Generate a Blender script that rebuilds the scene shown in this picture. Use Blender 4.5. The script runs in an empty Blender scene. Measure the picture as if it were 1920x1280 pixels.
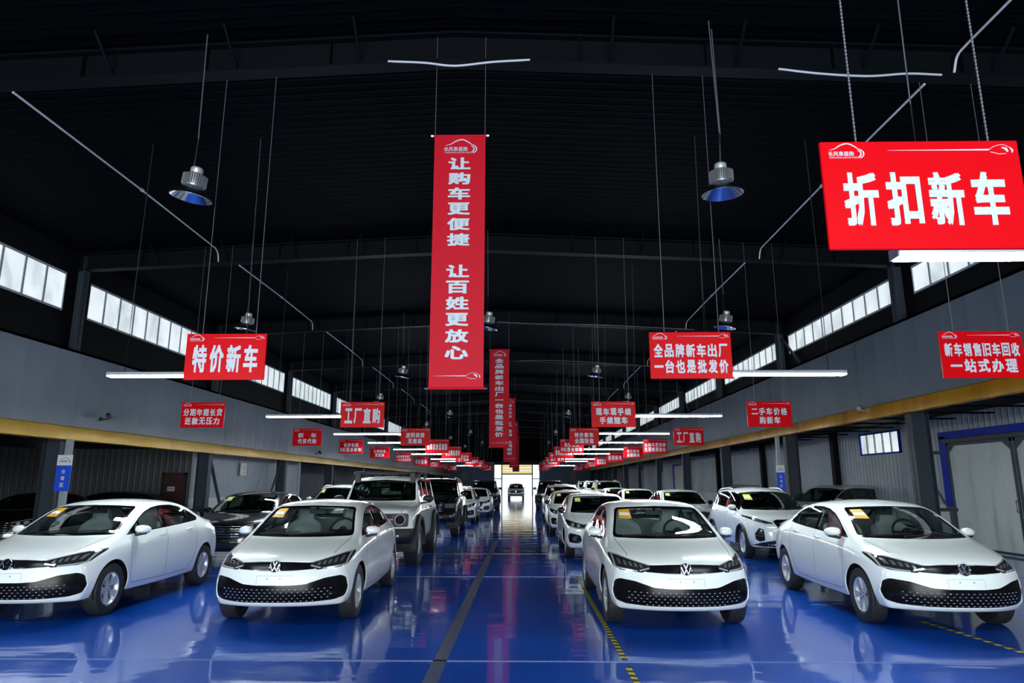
import bpy, bmesh, math, random
import numpy as np
from mathutils import Vector, Matrix
from mathutils.bvhtree import BVHTree
S = bpy.context.scene
COL = S.collection
rnd = random.Random(7)

# ---------------------------------------------------------------- camera, world, light, exposure
cd = bpy.data.cameras.new('camera'); cam = bpy.data.objects.new('camera', cd); COL.objects.link(cam)
cd.sensor_width = 36; cd.lens = 1272/1920*36; cd.clip_end = 600; cd.clip_start = 0.05
cam.location = (0, 0, 1.65)
cam.rotation_euler = (math.pi/2 + math.atan(265/1272), 0, 0.01693)
S.camera = cam

w = bpy.data.worlds.new('sky'); S.world = w; w.use_nodes = True
bg = w.node_tree.nodes['Background']; bg.inputs[0].default_value = (0.86, 0.95, 1.0, 1); bg.inputs[1].default_value = 1.5

def area_light(name, loc, rot, sx, sy, power, color=(1, 1, 1)):
    l = bpy.data.lights.new(name, 'AREA'); l.shape = 'RECTANGLE'; l.size = sx; l.size_y = sy; l.energy = power; l.color = color
    o = bpy.data.objects.new(name, l); COL.objects.link(o); o.location = loc; o.rotation_euler = rot
    return o
# daylight through the open front gate of the hall, behind the camera
area_light('gate_daylight', (-1.0, -9.8, 2.2), (math.radians(84), 0, 0), 13, 4.2, 1650, (0.90, 0.98, 1.0))
S.view_settings.view_transform = 'Standard'
S.view_settings.look = 'None'
S.view_settings.gamma = 1
S.view_settings.use_curve_mapping = False
S.view_settings.exposure = 0.55
S.cycles.use_denoising = True
S.cycles.max_bounces = 8
S.cycles.diffuse_bounces = 3
S.cycles.glossy_bounces = 4
S.cycles.transparent_max_bounces = 16
S.cycles.transmission_bounces = 4
S.cycles.sample_clamp_indirect = 4.0

# ---------------------------------------------------------------- materials
M = {}
def lin(c):
    return tuple(((v/12.92) if v <= 0.04045 else ((v+0.055)/1.055)**2.4) for v in c)
def mat(name, color, rough=0.5, metal=0.0, coat=0.0, emit=0.0, spec=0.5, ecol=None):
    m = bpy.data.materials.new(name); m.use_nodes = True
    b = m.node_tree.nodes['Principled BSDF']
    b.inputs['Base Color'].default_value = (*color, 1)
    b.inputs['Roughness'].default_value = rough
    b.inputs['Metallic'].default_value = metal
    b.inputs['Coat Weight'].default_value = coat
    b.inputs['Coat Roughness'].default_value = 0.03
    b.inputs['Specular IOR Level'].default_value = spec
    if emit:
        b.inputs['Emission Color'].default_value = (*(ecol or color), 1); b.inputs['Emission Strength'].default_value = emit
    M[name] = m
    return m
def nodes(m): return m.node_tree.nodes, m.node_tree.links, m.node_tree.nodes['Principled BSDF']
def ramp(m, src, stops):
    n, l, b = nodes(m); r = n.new('ShaderNodeValToRGB'); l.new(src, r.inputs[0])
    els = r.color_ramp.elements
    while len(els) < len(stops): els.new(0.5)
    for e, (p, c) in zip(els, stops): e.position = p; e.color = (*c, 1)
    return r.outputs[0]
def coords(m, kind='Object', scale=(1, 1, 1), loc=(0, 0, 0)):
    n, l, b = nodes(m); t = n.new('ShaderNodeTexCoord'); mp = n.new('ShaderNodeMapping')
    mp.inputs['Scale'].default_value = scale; mp.inputs['Location'].default_value = loc
    l.new(t.outputs[kind], mp.inputs[0]); return mp.outputs[0]
def noise(m, vec, scale, detail=3, rough=0.5):
    n, l, b = nodes(m); t = n.new('ShaderNodeTexNoise'); t.inputs['Scale'].default_value = scale
    t.inputs['Detail'].default_value = detail; t.inputs['Roughness'].default_value = rough
    l.new(vec, t.inputs['Vector']); return t.outputs['Fac']
def wave(m, vec, axis, scale, dist=0.0):
    n, l, b = nodes(m); t = n.new('ShaderNodeTexWave'); t.bands_direction = axis; t.inputs['Scale'].default_value = scale
    t.inputs['Distortion'].default_value = dist; l.new(vec, t.inputs['Vector']); return t.outputs['Fac']
def bump(m, src, strength, dist):
    n, l, b = nodes(m); t = n.new('ShaderNodeBump'); t.inputs['Strength'].default_value = strength; t.inputs['Distance'].default_value = dist
    l.new(src, t.inputs['Height']); l.new(t.outputs[0], b.inputs['Normal']); return t
def math_(m, op, a, b2=None):
    n, l, b = nodes(m); t = n.new('ShaderNodeMath'); t.operation = op
    for i, v in enumerate((a, b2)):
        if v is None: continue
        if isinstance(v, (int, float)): t.inputs[i].default_value = v
        else: l.new(v, t.inputs[i])
    return t.outputs[0]

# car paints and car materials
mat('white_paint', (0.80, 0.85, 0.835), 0.28, 0, 1.0)
mat('black_paint', (0.006, 0.006, 0.008), 0.25, 0, 1.0)
mat('dark_paint', (0.018, 0.018, 0.02), 0.22, 0.3, 1.0)
mat('silver_paint', (0.52, 0.56, 0.55), 0.3, 0.2, 1.0)
mat('cream_paint', (0.62, 0.64, 0.58), 0.3, 0, 1.0)
mat('gloss_black', (0.004, 0.004, 0.005), 0.08, 0, 0.5)
mat('matte_black', (0.012, 0.012, 0.013), 0.55)
mat('grille_black', (0.004, 0.004, 0.005), 0.22, spec=0.16)
mat('grey_plastic', (0.06, 0.065, 0.07), 0.45)
mat('chrome', (0.75, 0.77, 0.8), 0.12, 1.0)
mat('alloy', (0.60, 0.62, 0.65), 0.35, 0.5)
mat('rubber', (0.012, 0.012, 0.012), 0.7)
mat('lamp_dark', (0.03, 0.032, 0.036), 0.06, 0.4, 1.0)
mat('lamp_bright', (0.75, 0.78, 0.8), 0.1, 0.6, 1.0)
mat('lamp_grey', (0.22, 0.24, 0.26), 0.18, 0.6, 1.0)
mat('lamp_red', (0.25, 0.01, 0.01), 0.1, 0, 1.0)
mat('seat_cover', (0.42, 0.44, 0.46), 0.45)
mat('cabin_dark', (0.02, 0.021, 0.022), 0.5)
mat('sticker_orange', (0.75, 0.36, 0.015), 0.5)
mat('sticker_lime', (0.62, 0.68, 0.03), 0.5)
mat('paper_white', (0.75, 0.77, 0.76), 0.6)
def glass(name, tint, refl=1.0):
    m = bpy.data.materials.new(name); m.use_nodes = True; n, l = m.node_tree.nodes, m.node_tree.links; n.clear()
    o = n.new('ShaderNodeOutputMaterial'); mx = n.new('ShaderNodeMixShader'); t = n.new('ShaderNodeBsdfTransparent'); g = n.new('ShaderNodeBsdfGlossy')
    lw = n.new('ShaderNodeLayerWeight'); lw.inputs['Blend'].default_value = 0.5
    pw = n.new('ShaderNodeMath'); pw.operation = 'POWER'; pw.inputs[1].default_value = 5.0; l.new(lw.outputs['Facing'], pw.inputs[0])
    f = n.new('ShaderNodeMath'); f.operation = 'MULTIPLY_ADD'; f.inputs[1].default_value = 0.94; f.inputs[2].default_value = 0.045; l.new(pw.outputs[0], f.inputs[0])
    t.inputs[0].default_value = (*tint, 1); g.inputs['Roughness'].default_value = 0.02; g.inputs['Color'].default_value = (refl, refl, refl, 1)
    l.new(f.outputs[0], mx.inputs[0]); l.new(t.outputs[0], mx.inputs[1]); l.new(g.outputs[0], mx.inputs[2]); l.new(mx.outputs[0], o.inputs[0])
    M[name] = m
glass('car_glass', (0.80, 0.85, 0.84))
glass('dark_glass', (0.52, 0.58, 0.56))

# hall materials
m = mat('floor_epoxy', (0.003, 0.045, 0.40), 0.30, 0, 1.0, spec=0.12)
v = coords(m, 'Object'); n1 = noise(m, v, 0.5, 4); n2 = noise(m, v, 3.0, 5, 0.6)
c = ramp(m, n1, [(0.3, (0.0003, 0.056, 0.39)), (0.55, (0.0004, 0.078, 0.51)), (0.8, (0.0008, 0.10, 0.57))])
n_, l_, b_ = nodes(m); l_.new(c, b_.inputs['Base Color'])
r = n_.new('ShaderNodeMapRange'); l_.new(n2, r.inputs[0]); r.inputs[1].default_value = 0.35; r.inputs[2].default_value = 0.75; r.inputs[3].default_value = 0.03; r.inputs[4].default_value = 0.12
l_.new(r.outputs[0], b_.inputs['Coat Roughness'])
vv = coords(m, 'Object', (0.55, 2.0, 1)); nb = noise(m, vv, 1.0, 3, 0.45); bp = bump(m, nb, 0.35, 0.020); l_.new(bp.outputs[0], b_.inputs['Coat Normal'])

def ribbed(name, c1, c2, axis, scale, rough, strength=0.6, dist=0.02, metal=0.0, spec=0.4):
    m = mat(name, c1, rough, metal)
    v = coords(m, 'Object'); wv = wave(m, v, axis, scale); n1 = noise(m, v, 0.6, 4)
    n_, l_, b_ = nodes(m); l_.new(ramp(m, n1, [(0.3, c1), (0.7, c2)]), b_.inputs['Base Color'])
    p = math_(m, 'POWER', wv, 6.0); bump(m, p, strength, dist); b_.inputs['Specular IOR Level'].default_value = spec
    return m
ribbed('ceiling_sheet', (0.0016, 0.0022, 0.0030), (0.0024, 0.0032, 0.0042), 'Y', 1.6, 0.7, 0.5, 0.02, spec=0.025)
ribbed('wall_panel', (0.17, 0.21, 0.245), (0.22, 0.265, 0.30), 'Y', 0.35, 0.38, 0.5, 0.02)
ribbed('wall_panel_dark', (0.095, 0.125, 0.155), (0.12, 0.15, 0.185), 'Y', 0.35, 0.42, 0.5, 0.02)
ribbed('wall_ribbed', (0.30, 0.34, 0.37), (0.36, 0.40, 0.42), 'Y', 1.5, 0.4, 0.8, 0.02)
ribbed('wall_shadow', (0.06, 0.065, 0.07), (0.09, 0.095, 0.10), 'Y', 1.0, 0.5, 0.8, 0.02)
ribbed('wall_end', (0.17, 0.24, 0.32), (0.21, 0.28, 0.37), 'X', 1.0, 0.45, 0.8, 0.02)
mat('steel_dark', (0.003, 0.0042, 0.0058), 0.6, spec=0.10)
mat('steel_grey', (0.034, 0.045, 0.056), 0.5, spec=0.3)
mat('steel_light', (0.30, 0.34, 0.36), 0.45)
mat('wall_white', (0.60, 0.62, 0.60), 0.6)
mat('blue_frame', (0.002, 0.022, 0.34), 0.45, spec=0.1)
m = mat('yellow_flashing', (0.5, 0.25, 0.02), 0.35, 0.25)
v = coords(m, 'Object', (1, 1.1, 0.05)); n1 = noise(m, v, 1.4, 3, 0.7)
n_, l_, b_ = nodes(m); l_.new(ramp(m, n1, [(0.3, (0.40, 0.16, 0.004)), (0.5, (0.58, 0.26, 0.006)), (0.68, (0.60, 0.33, 0.012))]), b_.inputs['Base Color'])
m = mat('yellow_flashing_lit', (0.5, 0.30, 0.06), 0.35, 0.25)  # lighter copy for the left side, its reflected light put into the colour
v = coords(m, 'Object', (1, 1.1, 0.05)); n1 = noise(m, v, 1.4, 3, 0.7)
n_, l_, b_ = nodes(m); l_.new(ramp(m, n1, [(0.3, (0.62, 0.34, 0.02)), (0.5, (0.70, 0.43, 0.06)), (0.7, (0.70, 0.36, 0.006))]), b_.inputs['Base Color'])
m = mat('window_pane', (0.7, 0.74, 0.75), 0.5, 0, 0, 1.0)
v = coords(m, 'Object', (1, 1.3, 1)); n1 = noise(m, v, 1.1, 4, 0.6)
n_, l_, b_ = nodes(m); l_.new(ramp(m, n1, [(0.25, (0.36, 0.42, 0.43)), (0.5, (0.70, 0.78, 0.79)), (0.75, (0.90, 0.96, 0.99))]), b_.inputs['Emission Color'])
b_.inputs['Emission Strength'].default_value = 0.62
mat('window_bar', (0.35, 0.38, 0.40), 0.4)
mat('bright_panel', (0.8, 0.85, 0.88), 0.5, 0, 0, 1.6)
m = mat('gate_sheet', (0.42, 0.45, 0.42), 0.5)
v = coords(m, 'Object', (1, 1, 0.25)); n1 = noise(m, v, 2.0, 5, 0.65)
n_, l_, b_ = nodes(m); l_.new(ramp(m, n1, [(0.25, (0.34, 0.38, 0.37)), (0.45, (0.52, 0.57, 0.54)), (0.7, (0.60, 0.64, 0.61))]), b_.inputs['Base Color'])
mat('roller_yellow_glow', (0.75, 0.62, 0.25), 0.5, 0, 0, 0.7)  # lit look of the shutter slats put in as emission
mat('concrete', (0.55, 0.55, 0.53), 0.8)
mat('sign_red', (0.70, 0.001, 0.006), 0.4, 0, 0.0, spec=0.12)
mat('banner_red', (0.60, 0.002, 0.016), 0.6, spec=0.25)
mat('sign_white', (0.62, 0.70, 0.74), 0.45)
mat('sign_blue', (0.02, 0.09, 0.72), 0.35)
mat('wire', (0.16, 0.17, 0.18), 0.5, 0.3)
mat('wire_dark', (0.02, 0.02, 0.02), 0.6)
mat('pvc_white', (0.65, 0.67, 0.68), 0.4)
mat('led_diffuser', (0.9, 0.95, 1.0), 0.4, 0, 0, 95.0, ecol=(0.84, 0.95, 1.0))
mat('led_housing', (0.55, 0.58, 0.60), 0.35, 0.3)
mat('reflector', (0.70, 0.75, 0.85), 0.22, 1.0)
mat('lamp_body', (0.45, 0.46, 0.46), 0.35, 0.7)
mat('line_grey', (0.07, 0.09, 0.15), 0.25)
mat('line_pale', (0.10, 0.18, 0.42), 0.2)
mat('door_brown', (0.05, 0.018, 0.014), 0.4)
mat('door_cream', (0.55, 0.53, 0.45), 0.5)
m = mat('hazard_tape', (0.5, 0.45, 0.02), 0.4)
v = coords(m, 'Object', (1, 1, 1))
n_, l_, b_ = nodes(m); sx = n_.new('ShaderNodeSeparateXYZ'); l_.new(v, sx.inputs[0])
k = math_(m, 'ADD', math_(m, 'MULTIPLY', sx.outputs[1], 7.0), math_(m, 'MULTIPLY', sx.outputs[0], 2.0))
fr = math_(m, 'FRACT', k); l_.new(ramp(m, math_(m, 'GREATER_THAN', fr, 0.5), [(0.4, (0.55, 0.48, 0.02)), (0.6, (0.01, 0.01, 0.01))]), b_.inputs['Base Color'])

# ---------------------------------------------------------------- helpers
def thing(name, label, cat, loc=(0, 0, 0), rz=0.0, group=None):
    o = bpy.data.objects.new(name, None); COL.objects.link(o); o.empty_display_size = 0.1
    o.location = loc; o.rotation_euler = (0, 0, rz); o['label'] = label; o['category'] = cat
    if group: o['group'] = group
    return o
def tag(o, label, cat, group=None):
    o['label'] = label; o['category'] = cat
    if group: o['group'] = group
    return o
def to_mesh(name, bm, mats, smooth=35):
    me = bpy.data.meshes.new(name); bm.normal_update(); bm.to_mesh(me); bm.free()
    for mm in (mats if isinstance(mats, (list, tuple)) else [mats]): me.materials.append(M[mm])
    if smooth:
        for p in me.polygons: p.use_smooth = True
        me.set_sharp_from_angle(angle=math.radians(smooth))
    return me
def link(name, me, parent=None, loc=None, rot=None):
    o = bpy.data.objects.new(name, me); COL.objects.link(o)
    if parent: o.parent = parent
    if loc: o.location = loc
    if rot: o.rotation_euler = rot
    return o
def obj(name, bm, mats, parent=None, smooth=35, loc=None, rot=None):
    return link(name, to_mesh(name, bm, mats, smooth), parent, loc, rot)
def struct(name, bm, mats, parent=None, smooth=35):
    o = obj(name, bm, mats, parent, smooth)
    if not parent: o['kind'] = 'structure'
    return o
def box(bm, x0, x1, y0, y1, z0, z1, mi=0):
    vs = [bm.verts.new((x, y, z)) for z in (z0, z1) for y in (y0, y1) for x in (x0, x1)]
    for f in ((0, 2, 3, 1), (4, 5, 7, 6), (0, 1, 5, 4), (2, 6, 7, 3), (0, 4, 6, 2), (1, 3, 7, 5)):
        bm.faces.new([vs[i] for i in f]).material_index = mi
    return vs
def bbox_bm(*a, bev=0.0, seg=2):
    bm = bmesh.new(); box(bm, *a)
    if bev: bmesh.ops.bevel(bm, geom=bm.edges[:], offset=bev, segments=seg, affect='EDGES', profile=0.5)
    return bm
def tube(bm, pts, r, n=8, mi=0, cap=True):
    pts = [Vector(p) for p in pts]; rings = []
    for i, p in enumerate(pts):
        d = (pts[min(i+1, len(pts)-1)] - pts[max(i-1, 0)]).normalized()
        a = d.cross(Vector((0, 0, 1)))
        if a.length < 1e-3: a = d.cross(Vector((1, 0, 0)))
        a.normalize(); b = d.cross(a); rr = r[i] if isinstance(r, (list, tuple)) else r
        rings.append([bm.verts.new(p + a*rr*math.cos(2*math.pi*k/n) + b*rr*math.sin(2*math.pi*k/n)) for k in range(n)])
    for A, B in zip(rings, rings[1:]):
        for k in range(n): bm.faces.new((A[k], A[(k+1) % n], B[(k+1) % n], B[k])).material_index = mi
    if cap:
        bm.faces.new(rings[0][::-1]).material_index = mi; bm.faces.new(rings[-1]).material_index = mi
def lathe(bm, prof, n=32, axis='Z', mi=0, origin=(0, 0, 0)):
    """prof: (radius, height) pairs, revolved about axis"""
    o = Vector(origin); rings = []
    for r, h in prof:
        ring = []
        for k in range(n):
            a = 2*math.pi*k/n; c_, s_ = r*math.cos(a), r*math.sin(a)
            p = {'Z': (c_, s_, h), 'X': (h, c_, s_), 'Y': (s_, h, c_)}[axis]
            ring.append(bm.verts.new(o + Vector(p)))
        rings.append(ring)
    for A, B in zip(rings, rings[1:]):
        for k in range(n):
            f = bm.faces.new((A[k], A[(k+1) % n], B[(k+1) % n], B[k])); f.material_index = mi
    return rings
def catmull(pts, n=6):
    P = [Vector(p) for p in pts]; P = [P[0]*2-P[1]] + P + [P[-1]*2-P[-2]]; out = []
    for i in range(1, len(P)-2):
        for k in range(n):
            t = k/n; a, b, c, d = P[i-1:i+3]
            out.append(0.5*((2*b) + (c-a)*t + (2*a-5*b+4*c-d)*t*t + (3*b-a-3*c+d)*t**3))
    out.append(P[-2]); return out
def copy_tree(o, parent=None):
    c = o.copy(); COL.objects.link(c)
    if parent: c.parent = parent
    for ch in list(o.children): copy_tree(ch, c)
    return c
# ---- lettering
_tc = {}
def text_bm(txt, wdt, hgt, bold=0.03, ext=0.5):
    """text fitted into a box wdt x hgt, centred on the origin, lying in XZ and facing -Y, ext = thickness; bold strokes from shifted copies"""
    if txt not in _tc:
        cu = bpy.data.curves.new('text', 'FONT'); cu.body = txt; cu.size = 1; cu.resolution_u = 2; cu.extrude = 0.5
        o = bpy.data.objects.new('text', cu); COL.objects.link(o); bpy.context.view_layer.update()
        me = bpy.data.meshes.new_from_object(o.evaluated_get(bpy.context.evaluated_depsgraph_get()))
        bpy.data.objects.remove(o); bpy.data.curves.remove(cu); _tc[txt] = me
    me = _tc[txt]
    co = np.empty(len(me.vertices)*3); me.vertices.foreach_get('co', co); co = co.reshape(-1, 3)
    lo, hi = co.min(0)-bold, co.max(0)+bold; bm = bmesh.new()
    sx, sz = wdt/(hi[0]-lo[0]), hgt/(hi[1]-lo[1])
    for k, (dx, dz) in enumerate(((-1, -1), (1, -1), (-1, 1), (1, 1)) if bold else ((0, 0),)):
        n0 = len(bm.verts); bm.from_mesh(me); bm.verts.ensure_lookup_table()
        for v in bm.verts[n0:]:
            x, y, z = v.co; v.co = ((x+dx*bold-(lo[0]+hi[0])/2)*sx, -z*ext-0.00004*k, (y+dz*bold-(lo[1]+hi[1])/2)*sz)
    return bm
def join(bm, other, loc=(0, 0, 0)):
    me = bpy.data.meshes.new('tmp'); other.to_mesh(me); other.free(); n0 = len(bm.verts)
    bm.from_mesh(me); bpy.data.meshes.remove(me); bm.verts.ensure_lookup_table()
    for v in bm.verts[n0:]: v.co += Vector(loc)
def ribbon(bm, pts, w, y, th=0.002):
    """flat band in the XZ plane with tapering widths w"""
    P = [Vector((p[0], 0, p[1])) for p in pts]; L = []
    for i, p in enumerate(P):
        d = (P[min(i+1, len(P)-1)]-P[max(i-1, 0)]).normalized(); n = Vector((-d.z, 0, d.x)); ww = w[i] if isinstance(w, (list, tuple)) else w
        L.append([bm.verts.new(Vector((0, yy, 0)) + p + n*s*ww/2) for yy in (y, y+th) for s in (-1, 1)])
    for A, B in zip(L, L[1:]):
        for a, b in ((0, 1), (1, 3), (3, 2), (2, 0)): bm.faces.new((A[a], B[a], B[b], A[b]))
    bm.faces.new([L[0][i] for i in (0, 2, 3, 1)]); bm.faces.new([L[-1][i] for i in (0, 1, 3, 2)])
def logo_bm(s, small=True):
    """car outline over the five-character name, width about s"""
    bm = bmesh.new()
    arc = catmull([(-0.46, 0, 0.10), (-0.30, 0, 0.14), (-0.12, 0, 0.25), (0.08, 0, 0.30), (0.26, 0, 0.22), (0.38, 0, 0.13), (0.48, 0, 0.10)], 5)
    n = len(arc); ribbon(bm, [(p.x*s, p.z*s) for p in arc], [s*(0.008+0.03*math.sin(math.pi*i/(n-1))) for i in range(n)], -0.002)
    for cx, r in ((0.37, 0.10), (0.43, 0.12)):
        pts = [((cx-0.02+r*math.cos(a))*s, (-0.02+r*math.sin(a))*s) for a in np.linspace(-1.4, 1.5, 9)]
        ribbon(bm, pts, [s*0.04*math.sin(0.4+2.4*i/8) for i in range(9)], -0.002)
    join(bm, text_bm('长风車易购', 0.74*s, 0.15*s, 0.01, 0.003), (-0.13*s, -0.001, -0.02*s))
    if small: join(bm, text_bm('CHANGFENG CAR EASY PURCHASE', 0.94*s, 0.045*s, 0.0, 0.003), (0, -0.001, -0.14*s))
    return bm
def swoosh_bm(x0, x1, z, s):
    bm = bmesh.new(); ribbon(bm, [(x0+(x1-s-x0)*i/8, z) for i in range(9)], [0.001+0.009*s/0.15*i/8 for i in range(9)], -0.002)
    a = catmull([(x1-s, 0, z), (x1-0.75*s, 0, z+.16*s), (x1-0.4*s, 0, z+.22*s), (x1-.15*s, 0, z+.12*s), (x1, 0, z-.05*s)], 4)
    ribbon(bm, [(p.x, p.z) for p in a], 0.02*s, -0.002)
    ribbon(bm, [(x1-.95*s, z-.1*s), (x1-.6*s, z-.2*s), (x1-.3*s, z-.18*s)], [0.02*s, .03*s, .02*s], -0.002)
    ribbon(bm, [(x1-.45*s, z+.1*s), (x1-.28*s, z+.04*s), (x1-.22*s, z-.1*s)], [0.05*s, .12*s, .08*s], -0.002)
    ribbon(bm, [(x1-.12*s, z+.1*s), (x1-.02*s, z-.02*s), (x1-.04*s, z-.14*s)], [0.04*s, .09*s, .05*s], -0.002)
    return bm
# ================================================================ the hall
XL, XR, XC, YB, YE = -10.8, 9.0, -0.9, -10.0, 96.0
XLP, XRP = -10.5, 8.68                              # faces of the hung wall panels, inside the columns
FR = [8.13 + 7.5*k for k in range(-2, 12)]
def zr(x): return 7.14 - 0.046*abs(x - XC)          # underside of the rafters

bm = bmesh.new(); box(bm, -17, 11.6, YB, YE, -0.2, 0); struct('floor', bm, 'floor_epoxy', smooth=0)
bm = bmesh.new(); box(bm, -70, 70, YE, 190, -0.22, -0.01); box(bm, -70, 70, -60, YB, -0.22, -0.01); struct('yard_ground', bm, 'concrete', smooth=0)
# roof: two pitched sheets
bm = bmesh.new()
for xa, xb in ((XL-0.5, XC), (XC, XR+0.5)):
    za, zb = zr(xa)+0.435, zr(xb)+0.435
    vs = [bm.verts.new(p) for p in ((xa, YB, za), (xb, YB, zb), (xb, YE+0.3, zb), (xa, YE+0.3, za), (xa, YB, za+.12), (xb, YB, zb+.12), (xb, YE+0.3, zb+.12), (xa, YE+0.3, za+.12))]
    for f in ((3, 2, 1, 0), (4, 5, 6, 7), (0, 1, 5, 4), (1, 2, 6, 5), (2, 3, 7, 6), (3, 0, 4, 7)): bm.faces.new([vs[i] for i in f])
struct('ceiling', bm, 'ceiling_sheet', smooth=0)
# portal frames: tapered rafters with flanges, columns
def ibeam_rafter(y):
    bm = bmesh.new()
    for xa, xb in ((XL-0.1, XC), (XC, XR+0.1)):
        n = 6
        for (h0, h1, t) in ((0.0, 0.03, 0.11), (0.40, 0.43, 0.11), (0.03, 0.40, 0.012)):
            lo = [bm.verts.new((x, y+s*t, zr(x)+h)) for x in (xa, xb) for s in (-1, 1) for h in (h0, h1)]
            for f in ((0, 1, 3, 2), (4, 6, 7, 5), (0, 2, 6, 4), (1, 5, 7, 3), (0, 4, 5, 1), (2, 3, 7, 6)): bm.faces.new([lo[i] for i in f])
        for q in range(1, 6):
            x = xa+(xb-xa)*q/6; box(bm, x-0.006, x+0.006, y-0.1, y+0.1, zr(x)+0.03, zr(x)+0.40)
            x += 0.4; tube(bm, [(x, y-0.02, zr(x)+0.06), (x, y-0.5, zr(x)+0.43)], 0.022, 5)
    bmesh.ops.recalc_face_normals(bm, faces=bm.faces[:])
    return bm
for k, y in enumerate(FR):
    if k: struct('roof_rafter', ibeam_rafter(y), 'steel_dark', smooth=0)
    for x, s in ((XL, -1), (XR-0.05, 1)):
        bm = bmesh.new()
        box(bm, x-0.2, x+0.2, y-0.008, y+0.008, 0, zr(x)+.35)
        box(bm, x-0.2, x-0.185, y-0.13, y+0.13, 0, zr(x)+.35); box(bm, x+0.185, x+0.2, y-0.13, y+0.13, 0, zr(x)+.35)
        struct('steel_column', bm, 'steel_grey', smooth=0)
# knee braces seen in some bays
def brace(name, a, b, r, m): bm = bmesh.new(); tube(bm, [a, b], r, 6); return struct(name, bm, m)
for k in (4, 6): 
    brace('steel_brace', (XL+0.05, FR[k]+0.1, 2.75), (XL+0.05, FR[k]+1.35, 0.9), 0.06, 'steel_grey')
    brace('steel_brace', (XR-0.1, FR[k]-0.15, 6.5), (XR-0.1, FR[k]-1.5, 5.4), 0.05, 'steel_grey')
brace('steel_brace', (XL+0.05, FR[4]+7.3, 2.75), (XL+0.05, FR[4]+6.0, 0.9), 0.05, 'steel_grey')
# side walls
def wall(name, x, t, y0, y1, z0, z1, m):
    bm = bmesh.new(); box(bm, min(x, x+t), max(x, x+t), y0, y1, z0, z1); return struct(name, bm, m, smooth=0)
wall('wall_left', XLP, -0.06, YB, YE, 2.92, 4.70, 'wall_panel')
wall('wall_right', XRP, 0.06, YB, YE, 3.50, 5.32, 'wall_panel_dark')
wall('wall_left_sill', XL-0.0, -0.05, YB, YE, 4.6, 5.60, 'steel_dark')
wall('wall_right_sill', XR, 0.05, YB, YE, 5.2, 5.90, 'steel_dark')
wall('wall_left_head', XL, -0.05, YB, YE, 6.53, 7.4, 'steel_dark')
wall('wall_right_head', XR, 0.05, YB, YE, 6.57, 7.4, 'steel_dark')
bm = bmesh.new(); box(bm, XL, XLP, YB, YE, 4.64, 4.70); struct('trim_1', bm, 'steel_dark', smooth=0)
bm = bmesh.new(); box(bm, XRP, XR, YB, YE, 5.26, 5.32); struct('trim_2', bm, 'steel_dark', smooth=0)
# clerestory windows, one per bay and side
wn = 0
for side, x, z0, z1 in ((-1, XL-0.03, 5.60, 6.53), (1, XR+0.03, 5.90, 6.57)):
    for k in range(len(FR)):
        ya = FR[k]+0.5; yb = (FR[k+1] if k+1 < len(FR) else YE)-0.4
        if yb-ya < 1: continue
        wn += 1
        bm = bmesh.new()
        for zz in (z0, z1-0.05): box(bm, x-0.03, x+0.03, ya, yb, zz, zz+0.05)
        npn = 10
        for q in range(npn+1):
            y = ya+(yb-ya)*q/npn; box(bm, x-0.03, x+0.03, y-0.025, y+0.025, z0+0.05, z1-0.05)
        fo = struct('window_%d' % wn, bm, 'window_bar', smooth=0)
        for q in range(npn):
            y0, y1 = ya+(yb-ya)*q/npn+0.025, ya+(yb-ya)*(q+1)/npn-0.025
            bm = bmesh.new(); box(bm, x-0.008, x+0.008, y0, y1, z0+0.05, z1-0.05); obj('pane', bm, 'window_pane', fo, smooth=0)
        yk = FR[k]
        for (y0, y1) in ((yk-0.4, yk+0.5),):
            wall('wall_pier', x-0.03*side, 0.05*side, y0, y1, z0, z1, 'steel_dark')
# crumpled yellow sheet flashing along the foot of both upper walls
def flashing(x, s, z0, z1, m, seed):
    r = random.Random(seed); bm = bmesh.new(); n = int((YE-0.2-YB)/0.3); rows = []
    for i in range(n+1):
        y = YB+0.1+(YE-YB-0.3)*i/n; j = r.random()
        prof = [(0.0, z1), (0.05+0.015*r.random(), z1-0.03), (0.07+0.02*j, (z0+z1)/2), (0.065+0.03*r.random(), z0+0.03-0.01*r.random()), (0.01, z0+0.01*r.random()), (-0.05, z0+0.03)]
        rows.append([bm.verts.new((x-s*a, y, z)) for a, z in prof])
    for A, B in zip(rows, rows[1:]):
        for k in range(5): bm.faces.new((A[k], A[k+1], B[k+1], B[k]))
    bmesh.ops.recalc_face_normals(bm, faces=bm.faces[:])
    return struct('trim_%d' % (3 if s < 0 else 4), bm, m, smooth=25)
flashing(XLP, -1, 2.60, 2.94, 'yellow_flashing_lit', 3)
flashing(XRP, 1, 3.18, 3.525, 'yellow_flashing', 4)
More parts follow.
